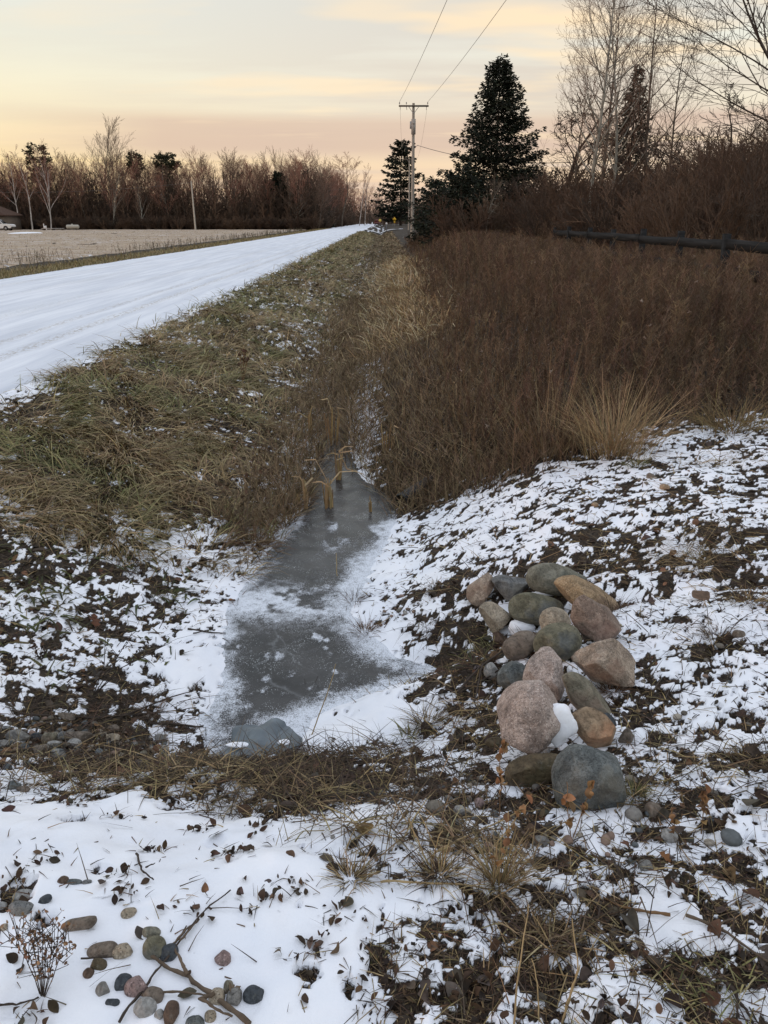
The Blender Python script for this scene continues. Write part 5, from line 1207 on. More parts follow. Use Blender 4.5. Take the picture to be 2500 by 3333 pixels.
# cattail stubs in the ice: sheaves of broken tan stems
def cattail(label, base, h_px, wid, n, seed, bent=()):
    r = np.random.default_rng(seed); b, t = ground_hit([base[0]], [base[1]], lambda x, y: np.maximum(hbase(x, y), ICE_Z)); b, t = b[0], t[0]
    root = empty('cattail', b); tag(root, label, 'cattail', 'broken cattail clumps in the ice'); mb = MB(); hh = h_px/2500*t; s = wid/2500*t
    for k in range(n):
        o = np.array([r.normal(0, s*.28), r.normal(0, s*.28), -.02]); L = hh*r.uniform(.55, 1.05); d = np.array([r.normal(0, .07), r.normal(0, .05), 1.])
        mb.tube([o, o+d*L*.6, o+d*L], [.007, .006, .004], 6, palette(1, [(.34, .22, .10), (.27, .165, .08), (.40, .29, .15)], .2, r)[0])
    st = link('stem', mb.mesh('stem', True), vmat('cattail_stem', .65, .3, .25, 20), root)
    m = len(bent)
    for (dx, dy, dz) in bent:
        dx, dz = dx*r.uniform(.6, 1.2), dz*r.uniform(.4, 1.6)+r.normal(0, 14); L = np.array([[0, 0, -15*r.uniform(0, 1)], [dx*r.uniform(.3, .6), r.normal(0, 12), dz*.8+18*r.uniform(0, 1)], [dx, dy+r.normal(0, 15), dz]])/2500*t; q = L+np.array([0, 0, hh*.8]); side = np.array([r.normal(0, .004), .006, .005])
        q = np.vstack([q[0]+(q[1]-q[0])*np.linspace(0, 1, 5)[:, None], q[1]+(q[2]-q[1])*np.linspace(.2, 1, 5)[:, None]])
        w = np.linspace(1, .35, len(q))[:, None]; V = np.vstack([q-side*w, q+side*w]); nn = len(q); lm = MB(); lm.add(V, [[i, i+1, nn+i+1, nn+i] for i in range(nn-1)], palette(1, [(.42, .31, .17), (.36, .25, .13)], .2, r)[0]); link('leaf', lm.mesh('leaf', True), vmat('cattail_stem'), root)
cattail('upright cattail stub clump on the left in the dark ice', (995, 1655), 110, 22, 9, 1, ((-60, 0, 20), (45, 10, -10)))
cattail('cattail clump with bent leaves standing nearest in the dark ice', (1075, 1652), 105, 30, 13, 2, ((-90, 0, 50), (-70, 0, 10), (60, 20, 60), (85, 10, 20)))
cattail('short dark cattail stub beside the left ice edge', (968, 1655), 55, 16, 6, 3)
cattail('tall cattail bundle behind with a split top', (1085, 1450), 130, 26, 10, 4, ((40, 10, 25), (-35, 0, 30)))
cattail('cattail bundle with long leaves fallen to the right', (1105, 1560), 120, 26, 9, 5, ((110, 0, -30), (70, 20, 10), (-60, 0, -10), (90, 0, -60)))
cattail('ragged cattail bundle farthest up the ditch on the left', (1005, 1420), 90, 26, 8, 6, ((35, 0, 20), (-40, 0, 10)))
cattail('single tan cattail stub at the right edge of the dark ice', (1208, 1665), 65, 9, 4, 7)
cattail('rusty cattail stems at the right edge of the channel', (1265, 1480), 110, 24, 8, 8, ((40, 0, 20),))

# tufts of dry grass standing out of the snow
def tuft(label, px, py, w_px, h_px, n, cols, seed, cat='grass tuft', rise=(.5, 1.0), name='grass_tuft', wd=.0028, group='dry grass tufts in the snow', droop=(.05, .8)):
    r = np.random.default_rng(seed); b, t = ground_hit([px], [py], hground); b, t = b[0], t[0]; s = w_px/2500*t; hh = h_px/2500*t; mb = MB()
    X = r.normal(0, s*.20, n); Y = r.normal(0, s*.16, n); z = hground(X+b[0], Y+b[1])-b[2]
    az = np.arctan2(Y, X)+r.normal(0, .7, n)
    blades(mb, np.stack([X, Y, z-.005], 1), az, hh*r.uniform(.5, 1.15, n), wd*r.uniform(.6, 1.4, n)*max(1, t/4), r.uniform(*rise, n), palette(n, cols, .3, r), droop=r.uniform(*droop, n), segs=4, twist=r.uniform(-.9, .9, n))
    o = link(name, mb.mesh(name, True), vmat('dead_stalk'), None, b); tag(o, label, cat, group); return o
TB = TAN+BROWN[:3]; RB = [(.13, .075, .04), (.09, .055, .033), (.17, .105, .06)]
tuft('bushy rust brown grass tuft at the left corner of the ice', 825, 1770, 130, 110, 260, RB, 50)
tuft('small rust tuft on the snow at the right of the ice', 1190, 2060, 70, 70, 140, RB, 51)
tuft('low dark tuft right of the ice above the small rust one', 1150, 1960, 90, 60, 120, RB+BROWN, 52)
tuft('spiky brown tuft between the ice and the stone heap', 1165, 2270, 60, 45, 110, TB, 53)
tuft('tall spiky tuft on the snow left of the big pink boulder', 1385, 2360, 90, 110, 170, TB, 54)
tuft('green bladed sprout beside the spiky tuft', 1325, 2395, 50, 90, 16, OLIVE[:2], 55, wd=.006)
tuft('broad straw tuft spread on the snow in the lower middle', 1140, 2860, 110, 95, 190, TB, 56)
tuft('dense straw tuft in front of the crossing pale stems', 1430, 2850, 120, 110, 260, TB, 57)
tuft('upright straw tuft below the rust weed', 1630, 2880, 110, 190, 190, TAN, 58, rise=(.8, 1))
tuft('matted straw tuft at the lower right with brown leaves around it', 1770, 3080, 170, 110, 320, TB, 59)
tuft('dark low tuft at the bottom middle of the snow', 1225, 3150, 70, 40, 110, BROWN+OLIVE[:1], 60)
tuft('dark mossy tuft at the bottom edge right of centre', 1500, 3300, 90, 40, 140, BROWN+OLIVE[:1], 61)
tuft('olive tuft at the right foot of the slate boulder', 2060, 2600, 90, 70, 150, OLIVE+TAN[:1], 62)
tuft('dry tuft at the foot of the large tan boulder', 1990, 2250, 90, 70, 200, RB+BROWN, 63)
tuft('dry grey tuft draped over the yellowish boulder', 1995, 1990, 80, 80, 140, BROWN+[(.15, .11, .08)], 64)
tuft('straw tuft spread on the right hand snow bank', 2270, 1830, 170, 100, 220, TAN, 65, rise=(.1, .7))
tuft('green grass tuft at the edge of the goldenrod', 2075, 1520, 70, 55, 120, OLIVE, 66)
tuft('small dark tuft on the snow above the stone heap', 1420, 1925, 90, 50, 120, RB+BROWN, 67)
tuft('brown tuft on the far right snow near the picture edge', 2430, 2470, 130, 60, 150, TB, 68)
tuft('dark green weedy tuft beside the dark hollow left of the stones', 1545, 2170, 110, 90, 170, OLIVE[:1]+BROWN+[(.05, .06, .025)], 69, rise=(.2, .9))
tuft('small brown tuft in the snow on the left bank', 505, 1950, 60, 40, 90, BROWN+OLIVE[:1], 70)
tuft('dark tuft on the left bank snow near the grass', 420, 1860, 110, 60, 160, BROWN+OLIVE[:1], 71)
tuft('little straw tuft standing in the snow of the left bank', 575, 1845, 50, 45, 40, TAN, 72)
tuft('rusty stalks standing beside the ice at lower left', 500, 2320, 80, 90, 60, RB, 73, rise=(.8, 1))
tuft('spiky tan tuft at the right edge of the snow bank', 2440, 1960, 130, 80, 160, TB, 74)
tuft('dark tuft on the right hand snow between stones and straw', 2330, 2080, 110, 60, 150, BROWN+TAN[:1], 75)
tuft('tall blond grass clump leaning at the front of the goldenrod', 2000, 1475, 230, 260, 520, [(.38, .28, .16), (.31, .22, .12), (.24, .165, .095)], 80, rise=(.8, 1.0), wd=.0032, group=None, droop=(.02, .6), cat='tall grass')
tuft('tall thin blond grass in front of the goldenrod on the left', 1790, 1490, 200, 330, 130, [(.25, .18, .10), (.18, .12, .07)], 81, rise=(.8, 1.0), wd=.003, group=None, droop=(.0, .3), cat='tall grass')
tuft('low tan grass clump at the right end of the goldenrod front', 2380, 1400, 260, 150, 300, [(.25, .18, .085), (.17, .12, .06)], 82, rise=(.5, 1.0), wd=.004, group=None, cat='tall grass')

# single dead leaves that stand out
def leaf(label, px, py, w_px, col, seed, lobed=False, tilt=.4, group='fallen leaves on the snow', ice=False):
    r = np.random.default_rng(seed); b, t = ground_hit([px], [py], (lambda x, y: np.maximum(hbase(x, y), ICE_Z)) if ice else hground); b, t = b[0], t[0]; mb = MB()
    leaves(mb, np.array([[0, 0, .006]]), w_px*.78/2500*t, [tuple(v*.8 for v in col)], lobed, tilt, 1.0, r)
    az = r.uniform(0, 6.3); e = np.array([math.cos(az), math.sin(az), .1])*w_px/2500*t*.8
    mb.segs([[0, 0, .008]], [e], .0012, .0009, 4, np.array([col])*.7)
    o = link('leaf', mb.mesh('leaf', True), vmat('dead_leaf'), None, b); tag(o, label, 'leaf', group)
OR = (.26, .12, .05)
for i, a in enumerate((
 ('orange brown leaf lying on the left edge of the ice', 755, 1962, 40, OR, False, .2, 'x', True), ('orange maple leaf on the snow at lower right', 2165, 2810, 62, OR, True, .9), ('rust brown lobed oak leaf on the left bank', 310, 2030, 75, (.13, .055, .03), True, .5),
 ('tan leaf in the grass at the upper left of the snow', 150, 1630, 75, (.22, .135, .085), False, .6), ('large brown leaf curled on the right hand snow', 2280, 1950, 110, (.16, .10, .065), False, .3), ('grey brown leaf standing in the straw above the snow', 940, 2640, 70, (.16, .12, .10), False, 1.0),
 ('dark brown leaf at the lower edge of the straw', 800, 2650, 75, (.09, .05, .03), False, .7), ('brown leaf lying under the straw in the middle', 700, 2725, 60, (.08, .05, .035), False, .3), ('yellow brown ribbed leaf in the lower middle', 1190, 2705, 90, (.22, .14, .05), False, .3),
 ('upright brown leaf in the tuft at lower right', 1775, 3165, 90, (.15, .09, .06), False, 1.2), ('dark leaf right of the upright brown one', 1905, 3120, 85, (.10, .055, .035), False, .5), ('brown leaf lying at the right edge near the bottom', 2440, 2925, 100, (.10, .05, .03), False, .4),
 ('large dark leaf at the right edge beside the boulder', 2470, 2610, 95, (.075, .045, .035), False, .4), ('rust leaf in the lower right corner leaves', 2310, 3260, 95, (.12, .055, .03), False, .5), ('dark brown leaf on the open snow left of the straw', 205, 2610, 40, (.06, .035, .028), False, .9),
 ('brown leaf at the bottom among stems', 1640, 3320, 60, (.13, .08, .055), False, 1.0), ('small dark leaf alone in the open snow', 470, 2668, 25, (.03, .02, .018), False, .2), ('grey brown pair of leaves at the bottom left of the tuft', 1385, 3215, 75, (.085, .065, .055), False, .6),
 ('curled brown leaf at the lower right beside the twig', 2165, 3110, 40, (.12, .075, .05), False, 1.1), ('dark leaf in the snow above the open left snow', 30, 2640, 60, (.08, .035, .028), False, .3), ('dark brown curled leaf right of the yellow ribbed one', 1290, 3180, 40, (.09, .055, .04), False, .7),
 ('brown leaf curled in front of the straw tuft', 1610, 3100, 70, (.14, .08, .05), False, 1.2), ('grey leaf at the bottom right corner', 2390, 3310, 80, (.14, .11, .09), False, .4), ('dark leaf on the snow right of the tan straw stem', 2390, 3165, 70, (.08, .045, .03), False, .5))):
    leaf(a[0], a[1], a[2], a[3], a[4], 500+i, a[5], a[6], 'fallen leaves on the snow', len(a) > 8)

# ------------------------------------------------------------------ trees
import mathutils
def grow(seed, kind):
    """returns (trunk segments, twig segments): arrays of p0,p1,r0,r1"""
    r = np.random.default_rng(seed); T, W = [], []
    K = dict(
        wood=dict(h=15, r=.15, n0=14, start=.34, ang=(.45, .95), up=.055, Lk=.30, n1=12, lv=3, wob=.06, kids=(17, 10, 7), tw=.013),
        fan=dict(h=15, r=.19, n0=14, start=.16, ang=(.28, .75), up=.035, Lk=.66, n1=12, lv=3, wob=.06, kids=(15, 10, 7), tw=.010),
        broom=dict(h=18, r=.16, n0=14, start=.26, ang=(.2, .5), up=.03, Lk=.66, n1=12, lv=3, wob=.05, kids=(15, 10, 7), tw=.010),
        birch=dict(h=14, r=.14, n0=14, start=.30, ang=(.35, .8), up=.06, Lk=.32, n1=10, lv=3, wob=.06, kids=(13, 9, 6), tw=.010),
        aspen=dict(h=15, r=.125, n0=22, start=.26, ang=(.65, 1.15), up=.16, Lk=.23, n1=10, lv=3, wob=.022, kids=(30, 8, 5), tw=.0058),
        scrub=dict(h=6, r=.10, n0=10, start=.12, ang=(.5, 1.1), up=.02, Lk=.55, n1=10, lv=3, wob=.17, kids=(15, 10, 8), tw=.0075),
        spread=dict(h=13, r=.13, n0=16, start=.26, ang=(.4, .8), up=.05, Lk=.50, n1=14, lv=3, wob=.06, kids=(20, 13, 7), tw=.0075),
        shrub=dict(h=4.2, r=.030, n0=8, start=.12, ang=(.25, .7), up=.07, Lk=.45, n1=6, lv=2, wob=.09, kids=(12, 7, 3), tw=.0055),
        sapling=dict(h=7, r=.055, n0=6, start=.12, ang=(.3, .8), up=.08, Lk=.30, n1=4, lv=2, wob=.06, kids=(11, 4, 2), tw=.022),
    )[kind]
    def go(p, d, L, rad, lvl, n):
        pts = [p]; dirs = [d]; rr = [rad]
        for i in range(n):
            d = d+r.normal(0, K['wob']*(1+.6*lvl), 3)+np.array([0, 0, K['up'] if lvl else .02]); d = d/np.linalg.norm(d)
            p = p+d*L/n; pts.append(p); dirs.append(d); rr.append(max(K['tw'], rad*(1-.86*(i+1)/n)))
        dst = T if lvl == 0 or (lvl == 1 and kind in ('spread', 'fan', 'scrub', 'aspen', 'birch')) else W
        for i in range(n): dst.append((pts[i], pts[i+1], rr[i], rr[i+1]))
        if lvl >= K['lv']: return
        k = K['kids'][min(lvl, 2)]; s0 = K['start'] if lvl == 0 else .18
        for j in range(k):
            t = s0+(1-s0)*((j+r.uniform(0, 1))/k); i = min(n-1, int(t*n)); f = t*n-i
            q = pts[i]+(pts[i+1]-pts[i])*f; dd = dirs[i+1]
            a = r.uniform(*K['ang'])*(1.0 if lvl == 0 else .85); az = (j*2.4+r.uniform(0, 1.2))
            u = np.cross(dd, [0, 0, 1.] if abs(dd[2]) < .9 else [1., 0, 0]); u /= np.linalg.norm(u); v = np.cross(dd, u)
            nd = dd*math.cos(a)+(u*math.cos(az)+v*math.sin(az))*math.sin(a)
            if lvl == 0:
                shape = (1-.72*(t-s0)/(1-s0)) if kind not in ('wood', 'spread') else (.55+.9*math.sin(math.pi*min(1, (t-s0)/(1-s0)*.8+.12)))*.8
                if kind == 'aspen': shape = (.42+.95*math.sin(math.pi*min(1, (t-s0)/(1-s0)*.72+.14)))
                if kind in ('fan', 'broom'): shape = 1-.8*t+.1
                LL = K['h']*K['Lk']*shape*r.uniform(.7, 1.15)
            else: LL = L*(.46 if lvl == 1 else .42)*r.uniform(.6, 1.2)*(1.15-.6*t)
            go(q, nd, LL, max(K['tw'], rr[i]*(.5 if kind != 'fan' else .6)), lvl+1, max(2, K['n1'] // (1+lvl*2) if lvl else K['n1'] // 2))
    stems = {'shrub': 7, 'birch': 1, 'sapling': 1}.get(kind, 1)
    for s in range(stems):
        if stems > 1:
            a = r.uniform(0, 6.3); d = np.array([math.cos(a)*r.uniform(.1, .5), math.sin(a)*r.uniform(.1, .5), 1]); p = np.array([math.cos(a)*.2, math.sin(a)*.2, -.1])
            go(p, d/np.linalg.norm(d), K['h']*r.uniform(.7, 1), K['r'], 0, K['n0'])
        else: go(np.array([0, 0, -.2]), np.array([r.normal(0, .02), r.normal(0, .02), 1.]), K['h'], K['r'], 0, K['n0'])
    def arr(S): return tuple(np.array([s[i] for s in S]) for i in range(4)) if S else None
    return arr(T), arr(W)
def bark(name, a, b, sc_=3.0, st=.3):
    if name in _mc: return _mc[name]
    n = NT(name, .9, .15); f = n.noise(sc_, 5, .65, n.mapping((1, 1, st))); n.color(n.mix(n.ramp(f, [(.34, 0.0), (.68, 1.0)]), a, b)); _mc[name] = n.m; return n.m
B_GREY = bark('bark_grey_brown', (.060, .050, .041), (.15, .125, .10)); B_DARK = bark('bark_dark', (.035, .028, .024), (.085, .068, .056)); B_WHITE = bark('bark_white', (.20, .17, .15), (.52, .48, .44), 2.0, .5)
B_PALE = bark('bark_pale_poplar', (.13, .12, .10), (.31, .295, .25), 3.0, .6)
T_RED = bark('twig_reddish', (.22, .105, .075), (.37, .19, .14), 1.0, 1); T_BROWN = bark('twig_brown', (.13, .08, .058), (.23, .15, .11), 1.0, 1); T_DARK = bark('twig_dark', (.040, .030, .025), (.085, .065, .054), 1.0, 1); T_TAN = bark('twig_tan', (.13, .10, .075), (.23, .18, .135), 1.0, 1)  # reddish twigs: own winter tint plus sunset glow painted into the crowns
_tm = {}
def tree_meshes(kind, seed):
    if (kind, seed) not in _tm:
        T, W = grow(seed, kind); out = []
        for S, nm, sd in ((T, 'trunk', 6), (W, 'crown', 3)):
            mb = MB(); big = S[2] > .03
            if sd == 6:
                mb.segs(S[0][big], S[1][big], S[2][big], S[3][big], 7); mb.segs(S[0][~big], S[1][~big], S[2][~big], S[3][~big], 4)
            else: mb.segs(S[0], S[1], S[2], S[3], 3)
            me = mb.mesh(kind+'_'+nm, sd == 6); out.append(me)
        _tm[(kind, seed)] = out
    return _tm[(kind, seed)]
_KH = dict(wood=15, fan=15, broom=18, birch=14, aspen=15, scrub=6, spread=13, shrub=4.2)
def tree(name, label, kind, seed, base, top, tb, cb, group=None, rz=None, wide=1.0):
    """base and top are points of the place; the trunk runs from one to the other"""
    base, top = np.array(base, float), np.array(top, float); v = top-base; h = np.linalg.norm(v); s = h/_KH[kind]
    o = empty(name, base); tag(o, label, 'tree', group)
    q = mathutils.Vector((0, 0, 1)).rotation_difference(mathutils.Vector(v.tolist()))
    rz = random.uniform(0, 6.28) if rz is None else rz
    o.rotation_mode = 'QUATERNION'; o.rotation_quaternion = q @ mathutils.Quaternion((0, 0, 1), rz); o.scale = (s*wide, s*wide, s)
    tm, cm = tree_meshes(kind, seed)
    for nm, me, m in (('trunk', tm, tb), ('crown', cm, cb)):
        c = bpy.data.objects.new(nm, me); COL.objects.link(c); c.parent = o
        if len(me.materials) == 0: me.materials.append(m)
        c.material_slots[0].link = 'OBJECT'; c.material_slots[0].material = m
    return o
def gz(p): return np.array([p[0], p[1], float(hbase(p[0], p[1]))])
def tpx(name, label, kind, seed, b, tp, t, tb, cb, group=None, rz=None, wide=1.0):
    B = gz(P(b[0], b[1], t)); return tree(name, label, kind, seed, B, P(tp[0], tp[1], t), tb, cb, group, rz, wide)

NEEDLE = vmat('needles', .75, .2, .3, 3)
def conifer(name, label, kind, base, h, prof, seed, dens=1.0, spray=.30, group=None, gap=.42, droop=.25, lean=0.0, cols=((.014, .019, .011), (.025, .031, .018), (.010, .013, .009)), r0=.16):
    r = np.random.default_rng(seed); root = empty(name, base); tag(root, label, 'tree', group)
    mb = MB(); zz = np.linspace(-.2, h*.985, 14); mb.tube(np.stack([lean*zz, .03*np.sin(zz*.5), zz], 1), np.linspace(r0, .02, 14), 8); br = MB(); fo = MB()
    hs = np.array([p[0] for p in prof]); ws = np.array([p[1] for p in prof]); z = h*hs[0]
    while z < h*.985:
        f = z/h; Wd = float(np.interp(f, hs, ws)); n = int(r.integers(6, 10))
        for k in range(n):
            if kind == 'pine' and r.uniform() < .30: continue
            a = k*6.283/n+r.uniform(-.45, .45); L = Wd*r.choice([.62, .85, 1.0, 1.14], p=[.2, .3, .35, .15])*r.uniform(.88, 1.08); zz0 = z+r.uniform(-.5, .5)*gap
            dh = np.array([math.cos(a), math.sin(a), 0]); m = max(4, int(L/.22)); s = np.linspace(0, 1, m)
            rise = (.55*(1-f*.3) if kind == 'pine' else .05+.9*f**3)
            q = np.array([lean*zz0, 0, zz0])+dh*(s*L)[:, None]+np.array([0, 0, 1.])*((rise*s-droop*s**1.4+(.22*s**3 if kind != 'pine' else .1*s**2))*L)[:, None]
            br.segs(q[:-1], q[1:], .026*(1-s[:-1]*.8)*max(.4, L/2.5), .022*(1-s[1:]*.8)*max(.4, L/2.5), 4)
            cnt = int((26 if kind != 'pine' else 18)*dens*L/1.6)+5; u = np.clip(r.uniform(.12 if kind != 'pine' else .5, 1.05, cnt)**.8, 0, 1.03)
            c = np.stack([np.interp(u, s, q[:, i]) for i in range(3)], 1); sd = np.array([-math.sin(a), math.cos(a), 0])
            lat = r.normal(0, 1, cnt)*.24*L*(.35+.65*np.sin(np.pi*np.clip(u, 0, 1)))
            c = c+sd*lat[:, None]+np.array([0, 0, 1.])*(r.normal(-.05, .10, cnt)-abs(lat)*.12)[:, None]
            if kind == 'pine': c = c+r.normal(0, .22, (cnt, 3))
            col = palette(cnt, cols, .3, r); Ls = spray*r.uniform(.5, 1.2, cnt)
            for rep in range(2 if kind != 'pine' else 3):
                az = a+r.normal(0, .75, cnt)+np.sign(lat)*.4
                d = np.stack([np.cos(az), np.sin(az), r.normal(-.12 if kind != 'pine' else .35, .38, cnt)], 1); d /= np.linalg.norm(d, axis=1, keepdims=True)
                w = np.cross(d, r.normal(0, 1, (cnt, 3))); w /= np.linalg.norm(w, axis=1, keepdims=True); w *= (Ls*.17)[:, None]
                V = np.stack([c-w*.4, c+d*(Ls*.45)[:, None]-w, c+d*Ls[:, None], c+d*(Ls*.5)[:, None]+w], 1)
                fo.add(V.reshape(-1, 3), (np.arange(cnt)*4)[:, None]+np.arange(4)[None], np.repeat(col, 4, 0))
        z += gap*r.uniform(.75, 1.25)*(1-.35*f)
    link('trunk', mb.mesh('trunk', True), B_DARK, root); link('limb', br.mesh('limb'), B_DARK, root); link('crown', fo.mesh('crown'), NEEDLE, root)
    return root
def hgt(py, t): return P(1250, py, t)[2]

# the two spruces and the dark conifers behind the goldenrod
b = gz(P(1606, 712, 50)); bs = conifer('spruce_tree', 'big dense dark spruce right of the utility pole with a pointed top', 'spruce', b, (hgt(196, 50)-b[2])*.955, [(.03, 4.2), (.12, 5.2), (.24, 4.7), (.36, 3.7), (.48, 3.0), (.6, 2.3), (.75, 1.5), (.88, .8), (1, .1)], 1, 2.6, .25, gap=.35, droop=.22)
b = gz(P(1304, 716, 250)); conifer('spruce_tree', 'distant spruce with drooping tiers behind the utility poles', 'spruce', b, hgt(468, 250)-b[2], [(.13, 6.5), (.22, 8.6), (.35, 7.6), (.5, 6.4), (.68, 5.2), (.85, 3.4), (.94, 1.7), (1, .3)], 2, .42, 1.15, gap=1.75, droop=.34, r0=.45)
b = gz(P(1415, 712, 56)); conifer('spruce_tree', 'low dark young conifer at the left foot of the big spruce', 'spruce', b, hgt(585, 56)-b[2], [(.03, 1.9), (.3, 1.7), (.7, 1.0), (1, .15)], 3, 1.3, .26, gap=.32)
b = gz(P(1500, 712, 46)); conifer('spruce_tree', 'spreading dark conifer against the left side of the big spruce', 'spruce', b, hgt(548, 46)-b[2], [(.03, 2.3), (.3, 2.1), (.7, 1.3), (1, .2)], 33, 1.3, .26, gap=.32)
b = gz(P(2030, 712, 62)); conifer('cedar_tree', 'narrow dark conifer rising behind the pale poplar trunks', 'spruce', b, hgt(238, 62)-b[2], [(.1, 1.7), (.4, 1.45), (.65, 1.15), (.85, .5), (1, .05)], 4, .9, .34, gap=.5, droop=.0)
# poplars on the right
GP = 'tall bare poplars on the right'
tpx('poplar_tree', 'tallest pale trunked bare poplar at the left of the clump on the right', 'aspen', 1, (1912, 714), (1968, -150), 33, B_PALE, T_BROWN, GP, .4)
tpx('poplar_tree', 'bare poplar close behind the tallest one with a dark forked stem', 'aspen', 2, (1940, 714), (1998, -90), 37, B_GREY, T_BROWN, GP, 2.0)
tpx('poplar_tree', 'bare poplar in front of the narrow dark conifer', 'aspen', 3, (2005, 714), (2050, -40), 36, B_PALE, T_BROWN, GP, 3.3)
tpx('poplar_tree', 'leaning bare poplar right of the narrow dark conifer', 'aspen', 1, (2098, 714), (2168, -30), 38, B_GREY, T_BROWN, GP, 4.4)
tpx('poplar_tree', 'shorter thin bare poplar at the right of the clump', 'aspen', 2, (2175, 714), (2222, 140), 36, B_GREY, T_BROWN, GP, 5.4)
tpx('poplar_tree', 'slender low bare poplar at the left of the clump', 'aspen', 3, (1868, 714), (1872, 250), 38, B_GREY, T_BROWN, GP, 1.1)
tpx('maple_tree', 'wide bare tree reaching in at the top right corner', 'spread', 4, (2720, 714), (2610, -190), 28, B_DARK, T_DARK, None, .9, 1.3)
tpx('dead_tree', 'pale broken forked snag in front of the big spruce', 'scrub', 7, (1578, 716), (1590, 520), 40, B_PALE, T_TAN, None, 2.0, .35)
GS = 'gnarled bare trees behind the goldenrod'
for i, (bx, ty, t, lab, w, sd) in enumerate(((1770, 370, 42, 'gnarled bare tree right beside the big spruce', 1.25, 1), (1850, 395, 46, 'gnarled bare tree between the big spruce and the poplars', 1.2, 2), (2290, 350, 36, 'gnarled bare tree right of the poplar clump', 1.0, 3), (2400, 365, 33, 'gnarled bare tree near the right edge above the thicket', 1.1, 1),
        (2120, 405, 48, 'round bare bushy tree behind the leaning poplar', 1.2, 2), (1700, 445, 50, 'low gnarled tree touching the right flank of the big spruce', 1.0, 3), (2490, 375, 30, 'gnarled bare tree at the right edge under the wide one', 1.1, 2))):
    tpx('thorn_tree', lab, 'scrub', sd, (bx, 714), (bx+20, ty), t, B_DARK, T_DARK, GS, i*1.3, w*1.3)

# thicket behind the fence: one brown mass
def merged(kind, seeds, items, name, label, cat, mat):
    S = [grow(s, kind) for s in seeds]; A = []
    for T, W in S:
        P0 = np.vstack([T[0]]+([W[0]] if W else [])); P1 = np.vstack([T[1]]+([W[1]] if W else [])); R0 = np.concatenate([T[2]]+([W[2]] if W else [])); R1 = np.concatenate([T[3]]+([W[3]] if W else [])); A.append((P0, P1, R0, R1))
    mb = MB(); cols = [(.085, .056, .040), (.11, .073, .052), (.07, .052, .040), (.135, .09, .062)]
    for i, (x, y, z, s, w, rz, rk) in enumerate(items):
        P0, P1, R0, R1 = A[i % len(A)]; c, sn = math.cos(rz), math.sin(rz); M = np.array([[c*w, -sn*w, 0], [sn*w, c*w, 0], [0, 0, s]])
        mb.segs(P0@M.T+[x, y, z], P1@M.T+[x, y, z], R0*rk, R1*rk, 3, np.array(cols[i % 4])*random.uniform(.75, 1.2))
    o = link(name, mb.mesh(name), mat); tag(o, label, cat, kind='stuff'); return o
items = []
r_ = np.random.default_rng(9)
for k in range(240):
    t = r_.uniform(19, 52); px = r_.uniform(1640, 2700); p = P(px, 716, t)
    if p[0] < 6.8: continue
    top = np.interp(px, [1640, 1750, 1850, 2000, 2150, 2250, 2350, 2500, 2700], [600, 560, 530, 540, 530, 480, 440, 395, 380])+r_.uniform(-10, 110)
    h = P(px, top, t)[2]; items.append((p[0], p[1], -.1, h/4.0, h/4.0*r_.uniform(.8, 1.2), r_.uniform(0, 6.3), .9+t/60))
merged('shrub', (1, 2, 3, 4, 5), items, 'thicket', 'dark brown tangled thicket behind the black fence', 'thicket', vmat('dead_stalk'))
items = []
for k in range(170):
    t = r_.uniform(40, 135); px = r_.uniform(1335, 1760); p = P(px, 716, t)
    if p[0] < 2.5+.02*t or (abs(p[0]-p1[0]) < 1.2 and p[1] < 75): continue
    top = r_.uniform(615, 690); h = P(px, top, t)[2]
    items.append((p[0], p[1], -.1, h/4.0, h/4.0*r_.uniform(.7, 1.1), r_.uniform(0, 6.3), 1+t/40))
merged('shrub', (6, 7, 8), items, 'roadside_shrubs', 'brown leafless shrubs round the foot of the pole and the spruces', 'shrubs', vmat('dead_stalk'))

# woods beyond the field
GW_ = 'bare trees in the woods beyond the field'
def wz(x, y): return -.15
rows = []
r_ = np.random.default_rng(21)
for row, (Y0, n) in enumerate(((168, 30), (173, 32), (179, 32), (187, 30), (197, 30))):
    xs = np.linspace(-112, -14, n)+r_.normal(0, 1.1, n)
    for x in xs: rows.append((x, Y0+r_.normal(0, 1.3), r_.uniform(9.0, 11.8)+row*.9))
for k in range(46):
    y = r_.uniform(190, 335); rows.append((-13.6-r_.exponential(4.5)-(y-190)*.0, y, r_.uniform(10, 13.5)+(y-190)*.022))
for k in range(44):
    y = r_.uniform(350, 420); rows.append((r_.uniform(-22, 60), y, r_.uniform(9, 15)))
NW = 7
lw = {'front': 'brown bare tree standing in the woods across the stubble field', 'road': 'bare tree in the row along the left side of the far road', 'end': 'distant bare tree beyond the end of the road'}
for i, (x, y, h) in enumerate(rows):
    kind, sd = [('wood', 1), ('wood', 2), ('fan', 3), ('wood', 4), ('broom', 5), ('wood', 6), ('fan', 7)][i % NW]
    k = 'front' if y < 190 else ('road' if y < 340 else 'end')
    tree('bare_tree', lw[k], kind, sd, (x, y, -.15), (x+r_.normal(0, .5), y, h), [B_GREY, B_DARK, B_GREY][i % 3], [T_RED, T_BROWN, T_RED, T_BROWN][i % 4], {'front': GW_, 'road': 'bare trees along the far road', 'end': 'distant trees past the road end'}[k], None, r_.uniform(.8, 1.15))
